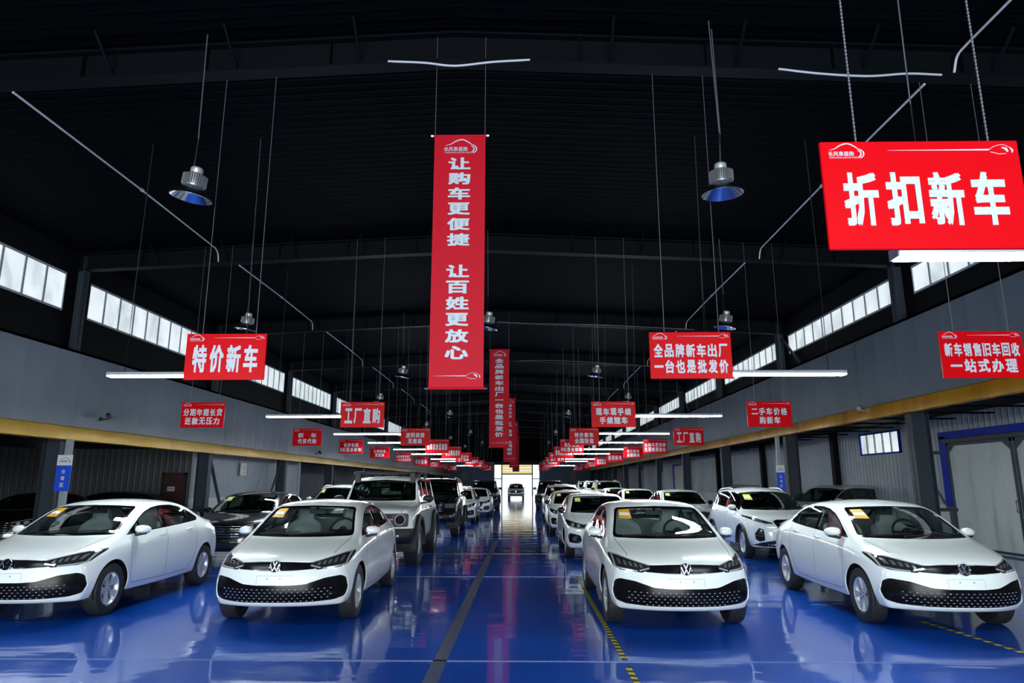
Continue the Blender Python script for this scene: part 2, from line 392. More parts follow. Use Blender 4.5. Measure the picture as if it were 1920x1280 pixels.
# ---- left aisle bay (annex): open to frame 4, then closed by a wall behind the columns
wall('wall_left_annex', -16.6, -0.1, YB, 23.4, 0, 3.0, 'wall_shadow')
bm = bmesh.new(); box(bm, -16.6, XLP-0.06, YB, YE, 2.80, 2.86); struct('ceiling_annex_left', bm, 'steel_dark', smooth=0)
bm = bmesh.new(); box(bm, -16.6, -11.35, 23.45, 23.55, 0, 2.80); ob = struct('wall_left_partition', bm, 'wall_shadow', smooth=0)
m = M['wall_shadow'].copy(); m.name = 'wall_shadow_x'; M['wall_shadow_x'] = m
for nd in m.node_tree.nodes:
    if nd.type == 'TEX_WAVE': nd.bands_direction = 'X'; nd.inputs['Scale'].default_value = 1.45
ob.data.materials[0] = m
bm = bmesh.new(); box(bm, -12.25, -11.55, 23.38, 23.44, 0, 1.92); box(bm, -12.31, -12.25, 23.34, 23.46, 0, 1.99, 1); box(bm, -11.55, -11.49, 23.34, 23.46, 0, 1.99, 1); box(bm, -12.31, -11.49, 23.34, 23.46, 1.92, 1.99, 1)
dr = struct('door_1', bm, ['door_brown', 'matte_black'], smooth=0)
bm = bmesh.new(); box(bm, -12.1, -11.86, 23.365, 23.38, 1.38, 1.52); obj('door_plate', bm, 'paper_white', dr, smooth=0)
bm = bmesh.new()
for q in range(2):
    for u in range(4): box(bm, -12.08+u*0.055, -12.045+u*0.055, 23.36, 23.366, 1.40+q*0.055, 1.44+q*0.055)
obj('door_plate_marks', bm, 'matte_black', dr, smooth=0)
wall('wall_left_bay', -11.28, -0.08, 23.4, 34.6, 1.12, 2.86, 'wall_ribbed')
wall('wall_left_base', -11.24, -0.12, 23.4, 34.6, 0, 1.12, 'wall_white')
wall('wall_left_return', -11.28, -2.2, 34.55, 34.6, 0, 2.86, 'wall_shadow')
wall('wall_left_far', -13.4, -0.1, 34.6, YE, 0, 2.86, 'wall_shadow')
bm = bmesh.new(); box(bm, -11.2, -11.14, 27.1, 27.55, 1.95, 2.42); 
nt = obj('wall_notice', bm, 'paper_white', smooth=0); tag(nt, 'small white notice plate with red lines on the ribbed left wall', 'notice')
bm = bmesh.new()
for q in range(4): box(bm, -11.14, -11.137, 27.20+0.05*(q % 2), 27.45-0.05*(q % 2), 2.03+q*0.09, 2.05+q*0.09)
obj('notice_lines', bm, 'sign_red', nt, smooth=0)
# white pipes standing against the columns
for x, y, z1 in ((-10.40, 15.53, 2.63), (8.46, 22.99, 3.2), (XL-0.06, 33.2, 2.7), (XL-0.05, 38.5, 2.65), (XL-0.05, 45.9, 2.4), (XR+0.05, 45.2, 2.35), (XR+0.05, 53.0, 2.6)):
    bm = bmesh.new(); box(bm, x-0.05, x+0.05, y-0.07, y+0.07, 0, z1); struct('down_pipe', bm, 'steel_light', smooth=0)
# ---- right aisle bay: ribbed outer wall, sliding gate, window, cream door
XW = 11.3
wall('wall_right_annex', XW, 0.1, 18.75, YE, 1.08, 3.6, 'wall_ribbed')
wall('wall_right_annex_front', XW, 0.1, YB, 18.75, 2.95, 3.6, 'wall_ribbed')
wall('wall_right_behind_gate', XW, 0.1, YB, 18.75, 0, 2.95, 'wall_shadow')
wall('wall_right_base', XW-0.03, 0.13, 18.75, YE, 0, 1.08, 'wall_white')
bm = bmesh.new(); box(bm, XRP+0.06, XW+0.1, YB, YE, 3.42, 3.48); struct('ceiling_annex_right', bm, 'steel_dark', smooth=0)
for q in range(34):
    y = -6+q*1.5; bm = bmesh.new(); tube(bm, [(XRP+0.1, y, 3.30), (XW, y, 3.30)], 0.025, 6); struct('soffit_rail', bm, 'steel_dark')
for y in (24.9, 32.4, 39.9, 47.4): wall('wall_post', XW-0.02, -0.2, y-0.13, y+0.13, 0, 3.5, 'steel_dark')
wall('wall_post', XW-0.02, -0.12, 20.15, 20.4, 0, 3.5, 'steel_light')
# window in blue frame
bm = bmesh.new(); y0, y1, z0, z1 = 20.7, 23.15, 2.53, 3.23
for a in ((y0, y1, z0, z0+.05), (y0, y1, z1-.05, z1), (y0, y0+.05, z0, z1), (y1-.07, y1, z0, z1)): box(bm, XW-0.06, XW-0.001, *a)
fo = struct('window_40', bm, 'blue_frame', smooth=0)
bm = bmesh.new()
for q in range(1, 5): y = y0+(y1-y0)*q/5; box(bm, XW-0.05, XW-0.012, y-0.025, y+0.025, z0+.05, z1-.05)
obj('window_bars', bm, 'window_bar', fo, smooth=0)
for q in range(5):
    bm = bmesh.new(); box(bm, XW-0.02, XW-0.008, y0+(y1-y0)*q/5+.03, y0+(y1-y0)*(q+1)/5-.03, z0+.05, z1-.05); obj('pane', bm, 'window_pane', fo, smooth=0)
# sliding gate: blue frame, sheet leaves with steel frames
bm = bmesh.new(); box(bm, XW-0.08, XW+0.02, 18.42, 18.72, 1.06, 2.86); box(bm, XW-0.08, XW+0.02, 10.6, 18.72, 2.80, 2.98)
struct('trim_5', bm, 'blue_frame', smooth=0)
gt = None
bm = bmesh.new(); box(bm, XW-0.14, XW-0.08, 10.7, 18.5, 2.68, 2.78); gt = struct('door_2', bm, 'steel_grey', smooth=0)
for q, (ya, yb) in enumerate(((15.95, 18.4), (13.4, 15.9), (10.8, 13.35))):
    bm = bmesh.new(); box(bm, XW-0.06, XW-0.03, ya, yb, 0.0, 2.68); lf = obj('gate_leaf', bm, 'gate_sheet', gt, smooth=0)
    bm = bmesh.new()
    for a in ((ya, ya+.07, 0.02, 2.68), (yb-.07, yb, 0.02, 2.68), (ya, yb, 2.6, 2.68), (ya, yb, 0.02, 0.08)): box(bm, XW-0.08, XW-0.06, *a)
    for yy, s in ((ya, 1), (yb, -1)):
        vs = [bm.verts.new((XW-0.075, yy+s*a, z)) for a, z in ((0, 2.62), (0.35, 2.62), (0, 2.35))]; bm.faces.new(vs if s < 0 else vs[::-1])
    obj('leaf_frame', bm, 'steel_grey', lf, smooth=0)
bm = bmesh.new(); tube(bm, [(XW-0.08, 16.0, 1.0), (XW-0.13, 16.0, 1.0), (XW-0.13, 16.0, 1.25), (XW-0.08, 16.0, 1.25)], 0.012, 6); obj('door_handle', bm, 'steel_grey', gt)
# cream door in blue frame further back
bm = bmesh.new(); box(bm, XW-0.12, XW-0.06, 48.3, 51.5, 0, 2.85); box(bm, XW-0.16, XW-0.06, 47.9, 48.3, 0, 3.0, 1); box(bm, XW-0.16, XW-0.06, 51.5, 51.9, 0, 3.0, 1); box(bm, XW-0.16, XW-0.06, 47.9, 51.9, 2.85, 3.0, 1)
struct('door_3', bm, ['door_cream', 'blue_frame'], smooth=0)
# shelf bracket and post frame by the sliding gate
bm = bmesh.new(); box(bm, 9.5, 10.2, 16.9, 17.0, 2.33, 2.41); box(bm, 9.5, 10.4, 16.9, 17.05, 0.98, 1.06); box(bm, 10.3, 10.36, 16.92, 16.98, 0, 1.0); box(bm, 9.55, 9.6, 16.92, 16.98, 0, 1.0); tube(bm, [(9.75, 16.95, 1.95), (10.2, 16.95, 1.06)], 0.025, 6)
struct('wall_bracket', bm, 'steel_grey')
# ---- far gable wall with the open gate
bm = bmesh.new()
box(bm, -17, -4.05, YE, YE+.15, 0, 4.5); box(bm, 2.15, 11.6, YE, YE+.15, 0, 4.5); box(bm, -4.05, 2.15, YE, YE+.15, 4.1, 4.5)
struct('wall_back', bm, 'wall_end', smooth=0)
bm = bmesh.new(); box(bm, -17, 11.6, YE, YE+.15, 4.5, 8); struct('wall_back_upper', bm, 'steel_dark', smooth=0)
bm = bmesh.new()
for x in (-3.12, 1.12): box(bm, x, x+.16, YE-.12, YE+.02, 0, 4.15)
box(bm, -4.05, 2.15, YE-.1, YE, 4.1, 4.5); box(bm, -4.05, -3.1, YE-.05, YE, 2.15, 2.27); box(bm, 1.25, 2.15, YE-.05, YE, 2.15, 2.27)
gt = struct('door_4', bm, 'steel_grey', smooth=0)
bm = bmesh.new()
for q in range(3): box(bm, -2.96, 1.12, YE-.06, YE-.02, 2.92+q*.4, 2.92+q*.4+.36)
obj('roller_slats', bm, 'roller_yellow_glow', gt, smooth=0)
bm = bmesh.new(); box(bm, -2.96, 1.12, YE-.1, YE-.02, 2.76, 2.92); obj('roller_bottom_bar', bm, 'steel_grey', gt, smooth=0)
for q, (xa, xb) in enumerate(((-4.03, -3.12), (1.28, 2.13))):
    bm = bmesh.new(); box(bm, xa, xb, YE-.03, YE, 2.27, 4.1); obj('side_light', bm, 'bright_panel', gt, smooth=0)
for x, nm in ((-8.2, 'pale notice board on the far wall left of the bright gate'), (6.8, 'pale notice board on the far wall right of the bright gate')):
    bm = bmesh.new(); box(bm, x-.45, x+.45, YE-.065, YE-.005, 2.1, 3.3); o = obj('notice_board', bm, 'steel_light', smooth=0); tag(o, nm, 'notice board')
# front gable behind the camera: piers and lintel round the open gate
bm = bmesh.new(); box(bm, -17, -7.6, YB-.15, YB, 0, 8); box(bm, 5.6, 11.6, YB-.15, YB, 0, 8); box(bm, -7.6, 5.6, YB-.15, YB, 5.6, 8)
struct('wall_front', bm, 'wall_end', smooth=0)
# ---- floor markings
def strip(name, x0, x1, y0, y1, m, label=None, cat=None):
    bm = bmesh.new(); box(bm, x0, x1, y0, y1, 0.0005, 0.003); o = obj(name, bm, m, smooth=0)
    if label: tag(o, label, cat)
    else: o['kind'] = 'structure'
    return o
strip('aisle_joint', -0.865, -0.735, -6, 20.6, 'line_grey')
for y, x0, x1 in ((6.9, -10, 9), (12.79, -10, 9), (16.8, -10, 9), (24.3, -10, 9)):
    strip('floor_line', x0, x1, y-.018, y+.018, 'line_pale')
strip('hazard_tape', 0.93, 0.985, 6.95, 12.9, 'hazard_tape', 'yellow and black tape on the floor beside the white sedan right of the aisle', 'tape')
strip('hazard_tape', 0.92, 0.975, 5.2, 6.72, 'hazard_tape', 'short piece of yellow and black tape at the bottom edge nearest the viewer', 'tape')
bm = bmesh.new()
a, b = Vector((4.85, 8.9, 0)), Vector((5.02, 6.3, 0)); d = (b-a).normalized(); n = Vector((-d.y, d.x, 0))*0.027
vs = [bm.verts.new(p) for p in (a-n, a+n, b+n, b-n)] ; bm.faces.new(vs)
g = bmesh.ops.extrude_face_region(bm, geom=bm.faces[:]); bmesh.ops.translate(bm, verts=[v for v in g['geom'] if isinstance(v, bmesh.types.BMVert)], vec=(0, 0, 0.003)); bmesh.ops.recalc_face_normals(bm, faces=bm.faces[:])
tag(obj('hazard_tape', bm, 'hazard_tape', smooth=0), 'yellow and black tape in front of the rightmost white sedan', 'tape')

# ================================================================ hanging things
# high-bay lamps
def lamp_proto():
    r = thing('high_bay_lamp', 'x', 'lamp')
    bm = bmesh.new(); lathe(bm, [(0.11, 0.14), (0.13, 0.12), (0.19, 0.06), (0.245, 0.0), (0.25, 0.0), (0.25, 0.008), (0.195, 0.07), (0.135, 0.13), (0.115, 0.15)], 40); lathe(bm, [(0.001, 0.13), (0.11, 0.13)], 24)
    obj('reflector', bm, 'reflector', r)
    bm = bmesh.new(); lathe(bm, [(0.001, 0.145), (0.10, 0.145), (0.105, 0.17), (0.10, 0.30), (0.085, 0.32), (0.001, 0.32)], 24)
    for k in range(36):
        a = 2*math.pi*k/36; c, s = math.cos(a), math.sin(a)
        vs = []
        for rr, z in ((0.10, 0.165), (0.145, 0.165), (0.145, 0.29), (0.10, 0.30)):
            vs.append([bm.verts.new((rr*c-t*s, rr*s+t*c, z)) for t in (-.004, .004)])
        for q in range(4): bm.faces.new((vs[q][0], vs[(q+1) % 4][0], vs[(q+1) % 4][1], vs[q][1]))
        bm.faces.new([v[0] for v in vs][::-1]); bm.faces.new([v[1] for v in vs])
    obj('heat_sink', bm, 'lamp_body', r)
    bm = bmesh.new(); lathe(bm, [(0.001, 0.32), (0.07, 0.32), (0.075, 0.34), (0.075, 0.38), (0.06, 0.40), (0.001, 0.40)], 24); obj('driver_box', bm, 'alloy', r)
    return r
lp = lamp_proto(); first = True
rows = 'first second third fourth fifth sixth seventh eighth ninth tenth eleventh'.split()
for k in range(10):
    y = 7.85+7.5*k
    xs = ((-4.14, 'left'), (2.46, 'right')) if k % 2 == 0 else ((-6.48, 'left'), (-0.84, 'middle'), (4.65, 'right'))
    for x, sd in xs:
        o = lp if first else copy_tree(lp); first = False
        z = 5.125+0.025*k; o.location = (x, y, z)
        o['label'] = '%s high-bay lamp hanging in the %s row of lamps from the front' % ({'left': 'left', 'right': 'right', 'middle': 'middle'}[sd], rows[k]); o['group'] = 'high-bay lamps under the dark roof'
        if k == 0:      # the shades of the two nearest lamps hang a little askew
            for c in o.children: c.rotation_euler = (math.radians(4), math.radians(9 if sd == 'left' else -2), 0)
        bm = bmesh.new(); tube(bm, [(0, 0, 0.39), (0.02, 0, 0.8), (0.0, 0, zr(x)-z+0.44)], 0.007 if k < 3 else 0.010, 6); obj('cord', bm, 'wire', o)
# linear LED lamps
def led_proto():
    r = thing('linear_lamp', 'x', 'lamp')
    obj('housing', bbox_bm(-1.2, 1.2, -0.06, 0.06, 0.02, 0.075, bev=0.012), 'led_housing', r)
    bm = bmesh.new(); box(bm, -1.19, 1.19, -0.055, 0.055, -0.004, 0.02); obj('diffuser', bm, 'led_diffuser', r, smooth=0)
    for x in (-1.21, 1.2):
        bm = bmesh.new(); box(bm, x, x+.01, -0.06, 0.06, 0.0, 0.075); obj('end_cap', bm, 'led_housing', r, smooth=0)
    return r
led = led_proto(); first = True
LY = [4.62, 10.58, 17.37, 23.7, 29.0, 34.7, 40.4, 48.9, 54.5, 68.0]
for y, x, nm in ((-2.2, -5.4, 'left'), (-2.2, 3.83, 'right')):  # extra lamp pair out of view, added to light the car fronts
    o = copy_tree(led); o.location = (x, y, 3.3); o['label'] = 'added, unseen linear lamp behind the viewer on the %s' % nm; o['group'] = 'lit linear lamps over the car rows'
    for dx in (-0.95, 0.95):
        bm = bmesh.new(); tube(bm, [(dx, 0, 0.07), (dx, 0, zr(x+dx)-3.3+0.44)], 0.006, 5); obj('cord', bm, 'wire', o)
for k, y in enumerate(LY):
    for x, sd in ((-5.4, 'left'), (3.83, 'right')):
        o = led if first else copy_tree(led); first = False
        z = 3.2 if k == 0 else 3.30; o.location = (x, y, z)
        o['label'] = 'lit linear lamp on the right side, %s from the front' % rows[k] if sd == 'right' else ('lit linear lamp at the left beside the viewer' if k == 0 else 'lit linear lamp on the left side, %s from the front' % rows[k-1]); o['group'] = 'lit linear lamps over the car rows'
        for dx in (-0.95, 0.95):
            bm = bmesh.new(); tube(bm, [(dx, 0, 0.07), (dx, 0, 1.2), (dx*0.97, 0.0, zr(x+dx)-z+0.44)], 0.006, 5); obj('cord', bm, 'wire_dark' if dx*x > 0 else 'wire', o)
# PVC conduits under the roof, one per bay and side, ending in a bend
for k in range(1, 8):
    y0, y1 = 8.13+7.5*(k-2)+0.1, 8.13+7.5*(k-1)-0.35
    for x0, x1, sd in ((-6.93, -7.35, 'left'), (5.35, 5.68, 'right')):
        bm = bmesh.new(); za, zb = zr(x0)-0.06, zr(x1)+0.30
        p = [(x0, y0, za+0.05), ((x0+x1)/2, (y0+y1)/2, (za+zb)/2+0.05), (x1, y1, zb), (x1-0.02, y1+0.2, zb-0.05), (x1-0.03, y1+0.3, zb-0.25)]
        tube(bm, p[:3] + catmull(p[2:], 5), 0.016, 8)
        lathe(bm, [(0.03, -0.04), (0.034, 0.0), (0.03, 0.04)], 10, 'Y', origin=p[1])
        o = obj('conduit_pipe', bm, 'pvc_white'); tag(o, 'pale conduit pipe running under the roof on the %s, %s bay' % (sd, rows[k-1] if k > 1 else 'nearest'), 'pipe', 'conduit pipes under the roof')
def cable(name, pts, r, label, m='pvc_white'):
    bm = bmesh.new(); tube(bm, catmull(pts, 6), r, 6); o = obj(name, bm, m); tag(o, label, 'cable')
cable('sagging_cable', [(-1.78, 8.02, 7.12), (-1.3, 8.0, 7.08), (-0.89, 8.0, 7.03), (-0.4, 8.0, 7.08), (0.1, 8.02, 7.12)], 0.014, 'white cable sagging under the roof ridge at the top of the picture')
cable('sagging_cable', [(3.35, 8.02, 6.95), (3.9, 8.0, 6.86), (4.5, 8.0, 6.82), (5.0, 8.0, 6.85), (5.45, 8.02, 6.84)], 0.014, 'white cable sagging under the first beam right of the centre')
cable('sagging_cable', [(-0.9, 22.95, 7.13), (0.4, 22.93, 7.06), (2.7, 22.93, 7.0), (5.9, 22.95, 6.83)], 0.016, 'grey cable along the third beam behind the second banner', 'wire')
cable('sagging_cable', [(-0.2, 30.45, 7.1), (1.4, 30.43, 7.1), (4.0, 30.43, 6.95), (6.9, 30.45, 6.75)], 0.016, 'grey cable along the fourth beam right of the banners', 'wire')
# CCTV cameras
def cctv(loc, s, label, m):
    r = thing('security_camera', label, 'camera', loc)
    bm = bmesh.new(); lathe(bm, [(0.001, 0), (0.05, 0), (0.05, s*0.02), (0.001, s*0.02)], 16, 'X'); obj('wall_plate', bm, m, r)
    bm = bmesh.new(); tube(bm, [(s*0.02, 0, 0), (s*0.16, -0.02, 0), (s*0.2, -0.03, 0.04)], 0.014, 8); obj('arm', bm, m, r)
    bm = bmesh.new(); tube(bm, [(s*0.16, 0.03, 0.09), (s*0.30, -0.14, 0.02)], 0.04, 10); tube(bm, [(s*0.15, 0.05, 0.115), (s*0.31, -0.16, 0.045)], 0.045, 10); obj('camera_body', bm, m, r)
cctv((XLP, 16.7, 3.2), 1, 'dark security camera on the left wall above the yellow flashing', 'matte_black')
cctv((XRP-0.09, 17.05, 3.41), -1, 'pale security camera on the yellow flashing of the right wall', 'steel_light')
cctv((XLP, 34.5, 3.08), 1, 'small security camera on the left wall beside the farther signs', 'matte_black')

LOGO = to_mesh('sign_logo', logo_bm(0.175), 'sign_white'); SWOOSH = to_mesh('sign_swoosh', swoosh_bm(-0.16, 0.47, 0, 0.12), 'sign_white')
SLATE = to_mesh('sign_board', bbox_bm(-0.5, 0.5, 0, 0.02, -0.58, 0, bev=0.004, seg=1), 'sign_red', 30)
_lt = {}
def sign(X, Y, Z, lines, label, sc=1.0, far=False, rz=0.0, wz=None, hh1=0.345):
    r = thing('hanging_sign', label, 'sign', (X, Y, Z), rz, 'red hanging signs'); r.scale = (sc, sc, sc)
    link('board', SLATE, r)
    key = tuple(lines)
    if key not in _lt:
        bm = bmesh.new()
        def row(t, wd, hh, z, fill):
            ws = [0.45 if c in ' 0' else 1.0 for c in t]; pitch = wd/sum(ws); x = -wd/2
            for c, w_ in zip(t, ws):
                if c != ' ':
                    h_ = hh*(0.17 if c == '一' else 0.78 if c == '二' else 1.0)
                    join(bm, text_bm(c, pitch*w_*fill, h_, 0.034, 0.004), (x+pitch*w_/2, -0.0015, z))
                x += pitch*w_
        if len(lines) == 1: row(lines[0], 0.85 if len(lines[0]) <= 5 else 0.88, hh1 if len(lines[0]) <= 5 else 0.27, -0.315, 0.82)
        else:
            for li, t in enumerate(lines):
                n = len(t); row(t, min(0.92, 0.165*n), 0.165, -0.232-li*0.198, 0.84)
        _lt[key] = to_mesh('sign_lettering', bm, 'sign_white', 0)
    link('lettering', _lt[key], r)
    link('logo', LOGO, r, (-0.375, 0, -0.065)); link('swoosh', SWOOSH, r, (0, 0, -0.052))
    zt = (zr(X)-Z+0.44)/sc if wz is None else (wz-Z)/sc
    for dx in (-0.31, 0.36):
        bm = bmesh.new()
        if sc == 1.0 and Y > 4: tube(bm, [(dx, 0.01, -0.03), (dx+(0.02 if dx > 0 else -0.02)*0, 0.01, zt)], 0.0042 if not far else 0.006, 5)
        else:
            tube(bm, [(dx, 0.01, -0.03), (dx, 0.01, zt)], 0.004, 5)
            nb = int(zt/0.022)
            for q in range(nb): lathe(bm, [(0.002, -0.008), (0.0075, 0), (0.002, 0.008)], 5, 'Z', origin=(dx, 0.01, 0.0+q*0.022))
        obj('hanging_wire', bm, 'wire', r)
XS = (-7.38, -3.69, 2.05, 5.58)
def place(k, Y, texts):
    for x, t in zip(XS, texts):
        if not t: continue
        nm = {XS[0]: 'far left line', XS[1]: 'left line', XS[2]: 'right line', XS[3]: 'far right line'}[x]
        pos = 'red hanging sign reading %s, %s, %s row from the front' % (' '.join(t), nm, rows[k])
        sign(x, Y, 3.47, t, pos, far=k > 3)
sign(2.02, 3.22, 3.36, ['折扣新车'], 'large red hanging sign reading 折扣新车 at upper right, nearest of all signs', sc=1.0, hh1=0.285)
place(1, 8.2, (None, ['特价新车'], ['全品牌新车出厂', '一台也是批发价'], ['新车销售旧车回收', '一站式办理']))
place(2, 15.5, (['分期年超长贷', '还款无压力'], ['工厂直购'], ['现车现手续', '手续随车'], ['二手车价格', '购新车']))
place(3, 23.2, (['新  车', '代采代购'], ['透明消费', '无套路'], ['特价新车', '全国联保'], ['工厂直购']))
place(4, 29.2, (['包牌包税', '0公里全新车'], ['现车实价无套路'], ['包牌包税', '0公里全新车'], ['让购车更便捷', '让百姓更放心']))
place(5, 35.1, (['分期购车', '更划算'], ['一台也是批发价'], ['现车实价无套路'], ['特价新车', '全国联保']))
place(6, 42.1, (['全品牌新车出厂', '一台也是批发价'], ['二手新车', '工厂直购'], ['工厂直购'], ['折扣新车']))
place(7, 49.4, (['特价新车'], ['0公里全新车'], ['现车现手续', '手续随车'], ['全国联保', '特价新车']))
place(8, 56.5, (['全国联保', '特价新车'], ['现车实价', '无套路'], ['全品牌新车出厂', '一台也是批发价'], ['现车实价', '无套路']))
place(9, 63.7, (['二手新车', '工厂直购'], ['特价新车'], ['特价新车', '全国联保'], ['工厂直购']))
place(10, 71.0, (['工厂直购'], ['分期购车', '更划算'], ['一站式办理'], ['工厂直购']))
# vertical banners along the ridge line
def banner(Y, text, x0, x1, z0, z1, label):
    cx, wd = (x0+x1)/2, x1-x0
    r = thing('hanging_banner', label, 'banner', (cx, Y, z0), 0, 'red vertical banners over the aisle')
    h = z1-z0; bm = bmesh.new(); nz = 14; rows_ = []
    for i in range(nz+1):
        z = h*i/nz; rows_.append([bm.verts.new((wd*(u-0.5), 0.008*math.sin(i*0.9)*0.3+0.004*math.cos(u*9), z)) for u in (0, .25, .5, .75, 1)])
    for A, B in zip(rows_, rows_[1:]):
        for q in range(4): bm.faces.new((A[q], A[q+1], B[q+1], B[q]))
    me = bm; g = bmesh.ops.extrude_face_region(bm, geom=bm.faces[:]); bmesh.ops.translate(bm, verts=[v for v in g['geom'] if isinstance(v, bmesh.types.BMVert)], vec=(0, 0.004, 0)); bmesh.ops.recalc_face_normals(bm, faces=bm.faces[:])
    obj('cloth', bm, 'banner_red', r)
    for z in (0.0, h):
        bm = bmesh.new(); tube(bm, [(-wd/2-0.02, 0.0, z), (wd/2+0.02, 0.0, z)], 0.016, 10, 0); rd = obj('rod', bm, 'banner_red', r)
        for sx in (-1, 1):
            bm = bmesh.new(); tube(bm, [(sx*(wd/2+0.015), 0, z), (sx*(wd/2+0.045), 0, z)], 0.019, 10); obj('end_cap', bm, 'chrome', rd)
    bm = bmesh.new(); n = len(text); z = h*0.925
    top, bot = h*0.912, h*(0.10 if n > 8 else 0.07)
    stp = (top-bot)/n
    for i, ch in enumerate(text):
        if ch == ' ': continue
        hh = stp*0.80*(0.15 if ch == '一' else 1)
        join(bm, text_bm(ch, wd*0.43, hh, 0.035, 0.004), (0, -0.016, top-stp*(i+0.5)))
    obj('lettering', bm, 'sign_white', r, smooth=0)
    obj('logo', logo_bm(wd*0.62), 'sign_white', r, loc=(0, -0.012, h*0.945))
    obj('swoosh', swoosh_bm(-wd*0.42, wd*0.44, 0, wd*0.26), 'sign_white', r, loc=(0, -0.012, h*0.045))
    for sx in (-1, 1):
        bm = bmesh.new(); tube(bm, [(sx*wd*0.49, 0, h), (sx*wd*0.49, 0, zr(cx)-z0+0.44)], 0.004, 5); obj('hanging_wire', bm, 'wire', r)
banner(8.1, '让购车更便捷 让百姓更放心', -1.145, -0.482, 2.765, 6.075, 'tall red banner reading 让购车更便捷 让百姓更放心, nearest over the aisle')
banner(23.1, '全品牌新车出厂一台也是批发价', -1.165, -0.49, 2.82, 6.18, 'red banner reading 全品牌新车出厂一台也是批发价, second over the aisle')
banner(38.0, '特价新车 工厂直购 全国联保', -1.12, -0.45, 2.80, 6.3, 'red banner third over the aisle, mostly hidden behind the second')
banner(53.0, '现车现手续手续随车', -1.1, -0.43, 2.8, 6.3, 'red banner fourth over the aisle, a narrow strip behind the third')
banner(68.0, '让购车更便捷 让百姓更放心', -1.1, -0.43, 2.75, 6.3, 'red banner fifth over the aisle, lowest edge before the bright gate')
# blue zone boards on columns
def zone(loc, wd, h, rz, label):
    r = thing('zone_board', label, 'sign', loc, rz)
    bm = bmesh.new(); box(bm, -wd/2, wd/2, 0, 0.02, 0, h*0.71); obj('blue_panel', bm, 'sign_blue', r, smooth=0)
    bm = bmesh.new(); box(bm, -wd/2, wd/2, 0, 0.02, h*0.71, h); obj('white_panel', bm, 'paper_white', r, smooth=0)
    obj('logo', logo_bm(wd*0.72, False), 'steel_grey', r, loc=(0, 0, h*0.83))
    bm = bmesh.new()
    for i, ch in enumerate('仓储区'): join(bm, text_bm(ch, wd*0.26, h*0.115, 0.02, 0.004), (0, -0.002, h*(0.54-i*0.185)))
    obj('lettering', bm, 'sign_white', r, smooth=0)
zone((-10.40, 15.43, 1.47), 0.34, 0.80, 0, 'blue and white board on the column at the left, behind the leftmost sedan')
zone((8.46, 22.90, 1.42), 0.27, 0.80, 0, 'blue and white board on the column at the right, behind the white crossover')
